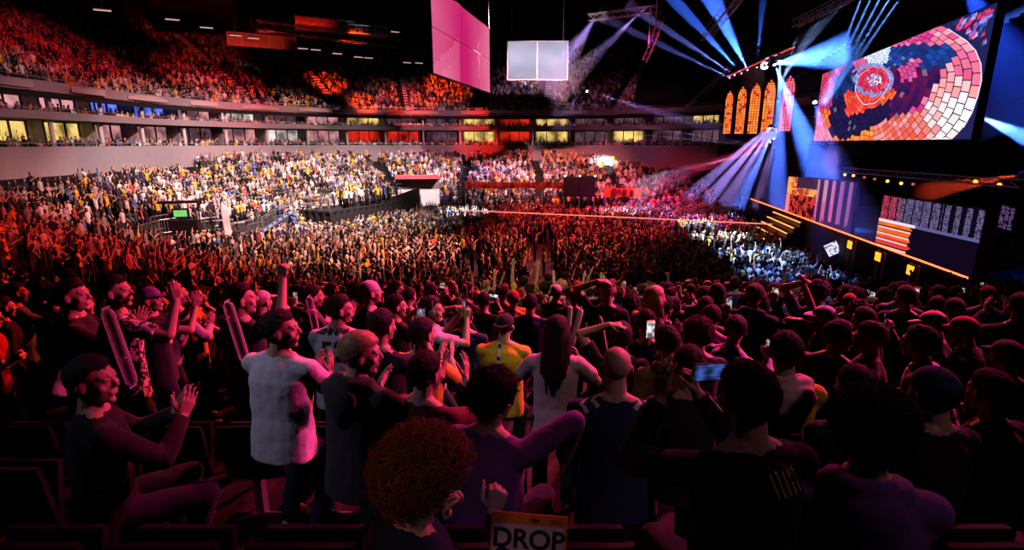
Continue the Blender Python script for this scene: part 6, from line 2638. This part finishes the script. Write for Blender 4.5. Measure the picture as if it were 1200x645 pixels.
# white feather flag
p = at_ground(264, 281)
tz_ = p.z
t = thing('feather_flag', 'tall curved white feather flag by the crowd barriers', 'flag', (p.x, p.y, tz_), R(38))
hfl = at_y(262, 237, p.y).z - tz_
mb = MB()
mb.path([(0, 0, 0), (-.02, 0, hfl * .5), (-.05, 0, hfl * .8), (.05, 0, hfl)], .03, 6)
mb.build('pole', M_STEEL, t)
mb = MB()
vs = []
for k in range(13):
    z = hfl * (.12 + .88 * k / 12)
    x = -.05 * math.sin(k / 12 * 2.5) + (.25 if k == 12 else 0) * .3
    w = .52 if k < 11 else (.26 if k == 11 else .1)
    vs += [(x, -.01, z), (x + w, .06 * math.sin(k * .7), z), (x + w, .06 * math.sin(k * .7) + .012, z), (x, .012, z)]
mb.add(vs, [(k * 4 + a, k * 4 + (a + 1) % 4, k * 4 + 4 + (a + 1) % 4, k * 4 + 4 + a) for k in range(12) for a in range(4)])
mb.build('cloth', mat('flag_white', (.9, .88, .9), .8), t)

# green-lit booth
p = at_ground(214, 273)
tz_ = p.z
t = thing('control_booth', 'small control booth with a green-glowing screen by the fence', 'booth', (p.x, p.y, tz_), R(15))
mb = MB()
mb.box((-1.1, -.35, 0), (1.1, .35, .9))
mb.build('desk', M_BLACK, t)
mb = MB()
mb.box((-.5, -.05, 1.0), (.6, .03, 1.7))
mb.box((-.05, 0, .9), (.1, .08, 1.05))
mb.build('monitor', M_BLACK, t)
mb = MB()
mb.box((-.36, -.07, 1.14), (.46, -.052, 1.58))
mb.build('display', emat('green_screen', (.3, .85, .22), .8), t)
mb = MB()
for x in (-1.1, 1.1):
    mb.tube((x, .35, 0), (x, .35, 2.2), .05, n=6)
mb.box((-1.3, -.1, 2.05), (1.2, .5, 2.2))
mb.build('roof_frame', M_BLACK, t)
# white entrance in the far corner
p = at_y(486, 226, 63.5)
t = thing('entrance_tunnel', 'brightly lit white entrance wall with a red header at the floor corner', 'entrance', (p.x, p.y, 0), R(6))
mb = MB()
mb.box((-2.1, 0, 0), (2.9, .2, 4.3))
mb.build('wall_panel', mat('entrance_white', (.85, .8, .8), .6), t)
mb = MB()
mb.box((-2.1, -.7, 4.15), (2.9, .25, 4.6))
mb.build('header', mat('entrance_red', (.7, .12, .15), .6), t)
mb = MB()
mb.box((-.4, -.05, 0), (.7, .0, 2.3))
mb.build('door', mat('entrance_dark', (.1, .08, .1), .6), t)
# red light board at the foot of the far stand
a, b = at_y(545, 216.5, 63.2), at_y(661, 217.5, 63.2)
t = thing('light_board', 'long glowing red board along the foot of the far stand', 'board', (a.x, a.y, 0))
W = b.x - a.x
z0 = at_y(545, 221, 63.2).z
z1 = at_y(545, 213.5, 63.2).z
mb = MB()
for k in range(9):
    mb.box((W * k / 9 + .05, 0, z0), (W * (k + 1) / 9 - .05, .12, z1))
mb.build('panel', emat('board_red', (1.0, .03, .02), .4, 1.4), t)
mb = MB()
for k in range(10):
    mb.tube((W * k / 9, .2, 0), (W * k / 9, .2, z1), .05, n=6)
mb.build('post', M_STEEL, t)
# dark monitor tower
a = at_y(661, 228, 60.5)
z0, z1 = a.z, at_y(661, 208, 60.5).z
t = thing('mixing_booth', 'black box booth with three small lamps on its roof at the floor end', 'booth', (a.x, 60.5, 0))
W = at_y(697, 228, 60.5).x - a.x
mb = MB()
mb.box((0, 0, z0 - .1), (W * .46, 1.5, z1))
mb.box((W * .5, 0, z0 - .1), (W, 1.5, z1 + .1))
mb.build('box', M_BLACK, t)
mb = MB()
mb.box((-.1, -.1, z0 - .25), (W + .1, 1.6, z0 - .1))
mb.build('platform', M_CONC, t)
for x in (0.05, W * .5, W - .05):
    mb = MB()
    mb.tube((x, .1, 0), (x, .1, z0 - .2), .06, n=6)
    mb.build('leg', M_STEEL, t)
    mb = MB()
    mb.ell((x, -.05, z1 + .15), (.12, .12, .1), None, 10, 8)
    mb.build('lamp', emat('booth_lamp', (1, .85, .8), 3.0), t)
# yellow banner
a = at_y(708, 231, 59.5)
b = at_y(751, 231, 59.5)
z1 = at_y(708, 220.5, 59.5).z
t = thing('banner', 'glowing orange and yellow banner held over the crowd by the black booth', 'banner', (a.x, 59.5, 0))
W = b.x - a.x
mb = MB()
vs = []
for k in range(15):
    x = W * k / 14
    y = .12 * math.sin(k * .8)
    for dy in (0, .02):
        vs += [(x, y + dy, a.z), (x, y + dy, z1)]
mb.add(vs, [(k * 4, k * 4 + 4, k * 4 + 5, k * 4 + 1) for k in range(14)] + [(k * 4 + 6, k * 4 + 2, k * 4 + 3, k * 4 + 7) for k in range(14)] + [(k * 4 + 1, k * 4 + 5, k * 4 + 7, k * 4 + 3) for k in range(14)])
mb.build('cloth', mat('banner_orange', (.85, .3, .03), .7, noise_amt=.35, scale=1.2), t)
mb = MB()
for (x, z, w, h_) in ((1.1, .5, .35, .5), (1.7, .62, .18, .3), (2.3, .45, .3, .4), (3.2, .5, .22, .3)):
    mb.ell((x * W / 4.3, -.12, a.z + z * (z1 - a.z)), (w, .02, h_), None, 12, 8)
mb.build('print', mat('banner_print', (.2, .03, .03), .7), t)
mb = MB()
mb.tube((0, .1, 0), (0, .1, z1), .04, n=6)
mb.tube((W, .1, 0), (W, .1, z1), .04, n=6)
mb.build('pole', M_STEEL, t)
# pale line of light along the floor barricade
t = thing('light_line', 'long thin pale-red light line along the floor barricade', 'light strip', (0, 0, 0))
lp = [at_z(x, y, 2.0) for x, y in ((540, 246.5), (620, 250), (700, 253.5), (800, 258), (905, 263))]
mb = MB()
mb.path(lp, .036, 8)
mb.build('strip', emat('line_pink', (1.0, .22, .18), 1.8), t)
for i in range(len(lp) - 1):
    for k in range(6):
        p = lp[i].lerp(lp[i + 1], k / 6)
        mb = MB()
        mb.tube((p.x, p.y + .08, 0), (p.x, p.y + .08, 1.98), .03, n=5)
        mb.build('post', M_STEEL, t)
# front rail of the near tier
mb = MB()
yR = FY0 - CUT * ROW + .05
zR = low_z(CUT, -1)
mb.tube((-8, yR, zR + 1.0), (28, yR, zR + 1.0), .03, n=6)
mb.tube((-8, yR, zR + .55), (28, yR, zR + .55), .02, n=6)
for k in range(25):
    mb.tube((-8 + 1.5 * k, yR, zR - .1), (-8 + 1.5 * k, yR, zR + 1.0), .025, n=6)
mb.build('trim_40', M_STEEL, kind='structure')


# ------------------------------------------------------------------ stadium seats in the near rows
def seat_meshes():
    out_ = []
    mb = MB()
    prof = [(.0, .0), (.09, -.03), (.22, -.045), (.36, -.06), (.44, -.075)]
    vs = []
    nx_ = 9
    for zt, yt in prof:
        for i in range(nx_):
            x = -.22 + .44 * i / (nx_ - 1)
            edge = (abs(x) / .22) ** 3
            top = .03 * (1 - (x / .22) ** 2) if zt > .4 else 0
            for dy in (0, .03):
                vs.append((x * (1 - .08 * zt), yt + edge * .04 + dy, .42 + zt + top))
    fs = []
    m_ = nx_ * 2
    for j in range(len(prof) - 1):
        for i in range(nx_ - 1):
            o_ = j * m_ + i * 2
            fs += [(o_, o_ + 2, o_ + m_ + 2, o_ + m_), (o_ + 3, o_ + 1, o_ + m_ + 1, o_ + m_ + 3)]
        fs += [(j * m_, j * m_ + m_, j * m_ + m_ + 1, j * m_ + 1), (j * m_ + m_ - 2, j * m_ + m_ - 1, j * m_ + 2 * m_ - 1, j * m_ + 2 * m_ - 2)]
    o_ = (len(prof) - 1) * m_
    for i in range(nx_ - 1):
        fs += [(o_ + i * 2, o_ + i * 2 + 2, o_ + i * 2 + 3, o_ + i * 2 + 1), (i * 2 + 1, i * 2 + 3, i * 2 + 2, i * 2)]
    mb.add(vs, fs)
    out_.append(('backrest', mb.mesh('backrest')))
    mb = MB()
    Mx = Matrix.Translation((0, .06, .44)) @ Matrix.Rotation(R(78), 4, 'X')
    mb.box((-.2, 0, -.02), (.2, .38, .02), Mx)
    mb.box((-.18, .02, .02), (.18, .36, .035), Mx)
    out_.append(('seat', mb.mesh('seat')))
    mb = MB()
    mb.box((-.03, .02, .0), (.03, .10, .44))
    mb.box((-.12, -.02, 0), (.12, .16, .025))
    out_.append(('bracket', mb.mesh('bracket')))
    return out_


SEATS = seat_meshes()
M_SEAT = mat('seat_plastic', (.005, .006, .014), .7, spec=.15)
for nm, me in SEATS:
    me.materials.append(M_SEAT if nm != 'bracket' else M_STEEL)
sn = 0
for k in (22, 23, 24, 25):
    y = FY0 - (k + 1) * ROW + .12
    z = low_z(k, -1)
    xs_ = np.arange(-4.6 + .15 * (k % 2), 4.7, .54) if k < 25 else np.arange(-.9, 2.2, .54)
    for i, x in enumerate(xs_):
        if any(abs(q_[1] - x) < .36 and abs(q_[2] - y) < .30 for q_ in PEOPLE) or any(abs(q_[1] - x) < .36 and abs(q_[2] - y) < .30 for q_ in mids):
            continue
        px_, py_, d = project((x, y, z + .80))
        if not (-60 < px_ < 1260) or py_ > 660:
            continue
        refs = sorted([q_ for q_ in PEOPLE if q_[3] and q_[2] < 5], key=lambda q_: abs(q_[1] - x) + abs(q_[2] - y - .5))
        rel_ = 'behind' if refs[0][2] > y else 'in front of'
        o = thing('stadium_seat', 'dark stadium seat %s %s' % (rel_, refs[0][3]), 'seat', (x, y, z), 0, 'dark seats of the nearest rows')
        for nm, me in SEATS:
            child(nm, me, None, o)
        sn += 1
print('seats', sn)


# ------------------------------------------------------------------ light
def lamp(src, tgt, rad, col, E, blend=.6, soft=.25, name='arena_spot'):
    src, tgt = V(src), V(tgt)
    d = (tgt - src).length
    ld = bpy.data.lights.new(name, 'SPOT')
    ld.energy = E * 4 * PI * d * d
    ld.color = col
    ld.spot_size = 2 * math.atan2(rad, d)
    ld.spot_blend = blend
    ld.shadow_soft_size = soft
    o = bpy.data.objects.new(name, ld)
    COL.objects.link(o)
    o.location = src
    o.rotation_euler = (tgt - src).to_track_quat('-Z', 'Y').to_euler()
    return o


WARMW = (1.0, .78, .72)
RED = (1.0, .045, .03)
DRED = (1.0, .03, .06)
MAG = (1.0, .06, .28)
PNK = (1.0, .3, .42)
ORG = (1.0, .16, .02)
BLUW = (.55, .7, 1.0)
EXP = 1.0
# white light over the side stand
lamp((-8, 38, 27), (-25, 52, 4), 17, (1.0, .66, .64), 9.5, .8)
lamp((-8, 50, 27), (-17, 66, 4), 13, (1.0, .66, .66), 9.5, .8)
lamp((10, 55, 26), (-3, 71, 4), 13, (1.0, .56, .6), 7, .8)
lamp((-7, 38, 27), (-14, 47, 1), 11, (1.0, .70, .64), 7, .9)
lamp((6, 36, 25), (-24, 38, 3), 10, (1.0, .42, .36), 6, .9)
# reds over the near side stand and the near rows
lamp((8, 30, 22), (-20, 25, 4), 10, (1.0, .045, .04), 3.2, .9)
lamp((6, 34, 20), (-11, 20, 3), 8, (1.0, .05, .04), 3.4, .9)
lamp((10, 38, 22), (0, 33, 1.5), 10, (1.0, .15, .11), 6.5, .9)
lamp((4, 36, 24), (-9, 35, 1.5), 8, (1.0, .42, .32), 9, .9)
lamp((14, 40, 24), (6, 42, 1.5), 9, (1.0, .05, .05), 5, .8)
lamp((4, 45, 25), (5, 54, 1.5), 9, (1.0, .04, .03), 6, .8)
lamp((0, 50, 25), (6, 70, 4), 11, (1.0, .22, .22), 8, .8)
lamp((14, 45, 24), (14, 60, 2), 9, MAG, 6, .8)
lamp((4, 50, 25), (17, 66, 4), 8, (1.0, .05, .14), 2, .8)
# white and blue pools
lamp((12, 40, 24), (-5, 55, 1.2), 2.6, (.8, .85, 1.0), 16, .5)
lamp((0, 45, 25), (-8.2, 63, 2), 3.2, (1.0, .9, .88), 26, .4)
lamp((4, 30, 25), (16.0, 46, 1.2), 1.7, (.9, 1.0, .92), 34, .5)
lamp((20, 55, 15), (11.5, 55, 1.2), 2.6, (.85, .85, 1.0), 22, .6)
lamp((4, 30, 25), (15.6, 39.5, 1), 2.3, (.85, .9, 1.0), 26, .6)
lamp((4, 30, 25), (15.6, 33, 1), 2.7, (.35, .55, 1.0), 22, .6)
lamp((4, 30, 25), (15.0, 27.5, 1), 3.0, (.16, .32, 1.0), 14, .7)
lamp((10, 50, 20), (12.5, 74, 6.0), 2.0, (1, .95, .95), 20, .5)
lamp((20, 55, 14), (14.5, 57, 1), 3.5, (.3, .4, 1.0), 9, .6)
lamp((24, 40, 16), (16, 48, 1), 5, MAG, 6, .8)
# suite fronts and the upper tier
lamp((0, 40, 20), (-35, 44, 9), 9, (1.0, .42, .44), 1.6, .9)
lamp((0, 44, 22), (-31, 63, 9), 9, (1.0, .48, .5), 2.4, .9)
lamp((4, 46, 22), (-14, 79, 9), 11, (1.0, .36, .46), 1.5, .9)
lamp((0, 30, 26), (-40, 52, 15), 9, (1.0, .03, .05), 1.6, 1.0)
lamp((0, 40, 26), (-36, 68, 13), 8, (1.0, .03, .04), 2.8, 1.0)
lamp((2, 44, 27), (-37, 58, 12), 5, (1.0, .3, .28), 1.0, .9)
lamp((2, 44, 27), (-28, 72, 11.5), 4.5, (1.0, .5, .4), 3.0, .9)
lamp((0, 40, 26), (-27, 82, 16.5), 3.0, (1.0, .05, .01), 8, .7)
lamp((0, 40, 26), (-22, 80, 12.5), 2.6, (1.0, .06, .01), 8, .7)
lamp((2, 40, 26), (-16, 83, 13), 5, (1.0, .05, .03), 4.5, .8)
lamp((4, 40, 26), (-10, 87, 16), 4.2, (1.0, .07, .015), 6, .7)
lamp((4, 44, 24), (-5, 80, 9), 4.5, (1.0, .03, .02), 5, .7)
lamp((8, 40, 26), (4, 86, 14), 9, (.7, .4, .8), 1.0, .9)
lamp((8, 60, 26), (2, 92, 17), 3.0, (.8, .85, 1.0), 3.0, .8)
lamp((10, 50, 24), (16, 77, 11), 10, (.9, .2, .45), .8, .9)
lamp((-10, 50, 16), (-27.5, 72, 26), 6, (1.0, .02, .01), 1.6, .8)
lamp((-10, 55, 16), (-19, 70, 24.5), 2.6, (.75, .9, 1.0), 5.0, .6)
lamp((-12, 50, 14), (-36, 72, 22), 6, (1.0, .05, .015), .9, .8)
# the near rows: magenta and red from the stage, a cool touch from the side, narrow spots from behind
lamp((11, 14, 18), (2.0, 6.2, 6.4), 4.2, (1.0, .045, .22), 8.5, .9, .3)
lamp((17, 9, 13), (.3, 4.9, 6.6), 2.7, (1.0, .05, .26), 3.6, .9, .3)
lamp((7, 30, 17), (-3.3, 7.6, 6.0), 3.9, (1.0, .02, .025), 5.5, .9, .3)
lamp((3, 16, 20), (-.7, 4.6, 6.9), 1.9, (1.0, .035, .16), 4.5, .9, .3)
lamp((-5, -2, 12), (-.25, 1.45, 7.05), .5, (1.0, .42, .22), .35, .9, .4)
lamp((10, 34, 20), (2, 12, 4.5), 7, (1.0, .08, .08), 7, .9, .3)
lamp((-7, 1.0, 13), (-1.4, 3.3, 6.9), 1.25, (.6, .5, .8), .8, .9, .5)
lamp((5, -2, 14), (1.2, 2.4, 6.9), 1.05, (1.0, .55, .68), .3, .9, .5)  # local back light added to lift the pink hood and gold stripes
lamp((0, 1, 22), (1.0, 12.2, 4.4), 2.8, (1.0, .8, .5), 1.3, .9, .5)
lamp((10, -1, 20), (4.4, 9.4, 5.3), 1.6, (.8, .62, .85), .8, .9, .5)
lamp((5, 1, 15), (-.15, 4.7, 6.3), 1.1, (1.0, .8, .5), .6, .9, .5)
lamp((20, 18, 13), (6, 6, 6), 5.5, (.75, .2, .55), .2, .9, .6)
lamp((3.5, -4, 13), (0.05, 1.5, 7.15), .28, (.8, .45, 1.0), .2, .5, .3)  # weak narrow spot added to light the DROP sign alone
w = bpy.data.worlds.new('world')
sc.world = w
w.use_nodes = True
w.node_tree.nodes['Background'].inputs[0].default_value = (.5, .12, .3, 1)
w.node_tree.nodes['Background'].inputs[1].default_value = 0.002
vs_ = sc.view_settings
vs_.view_transform = 'Standard'
vs_.look = 'None'
vs_.exposure = 0.0
vs_.gamma = 1.0
vs_.use_curve_mapping = False
cy = sc.cycles
cy.max_bounces = 4
cy.diffuse_bounces = 0
cy.glossy_bounces = 2
cy.transmission_bounces = 2
cy.volume_bounces = 0
cy.transparent_max_bounces = 40
cy.use_denoising = True
cy.denoiser = 'OPENIMAGEDENOISE'
cy.sample_clamp_indirect = 2.0
cy.use_light_tree = True
cy.use_adaptive_sampling = False
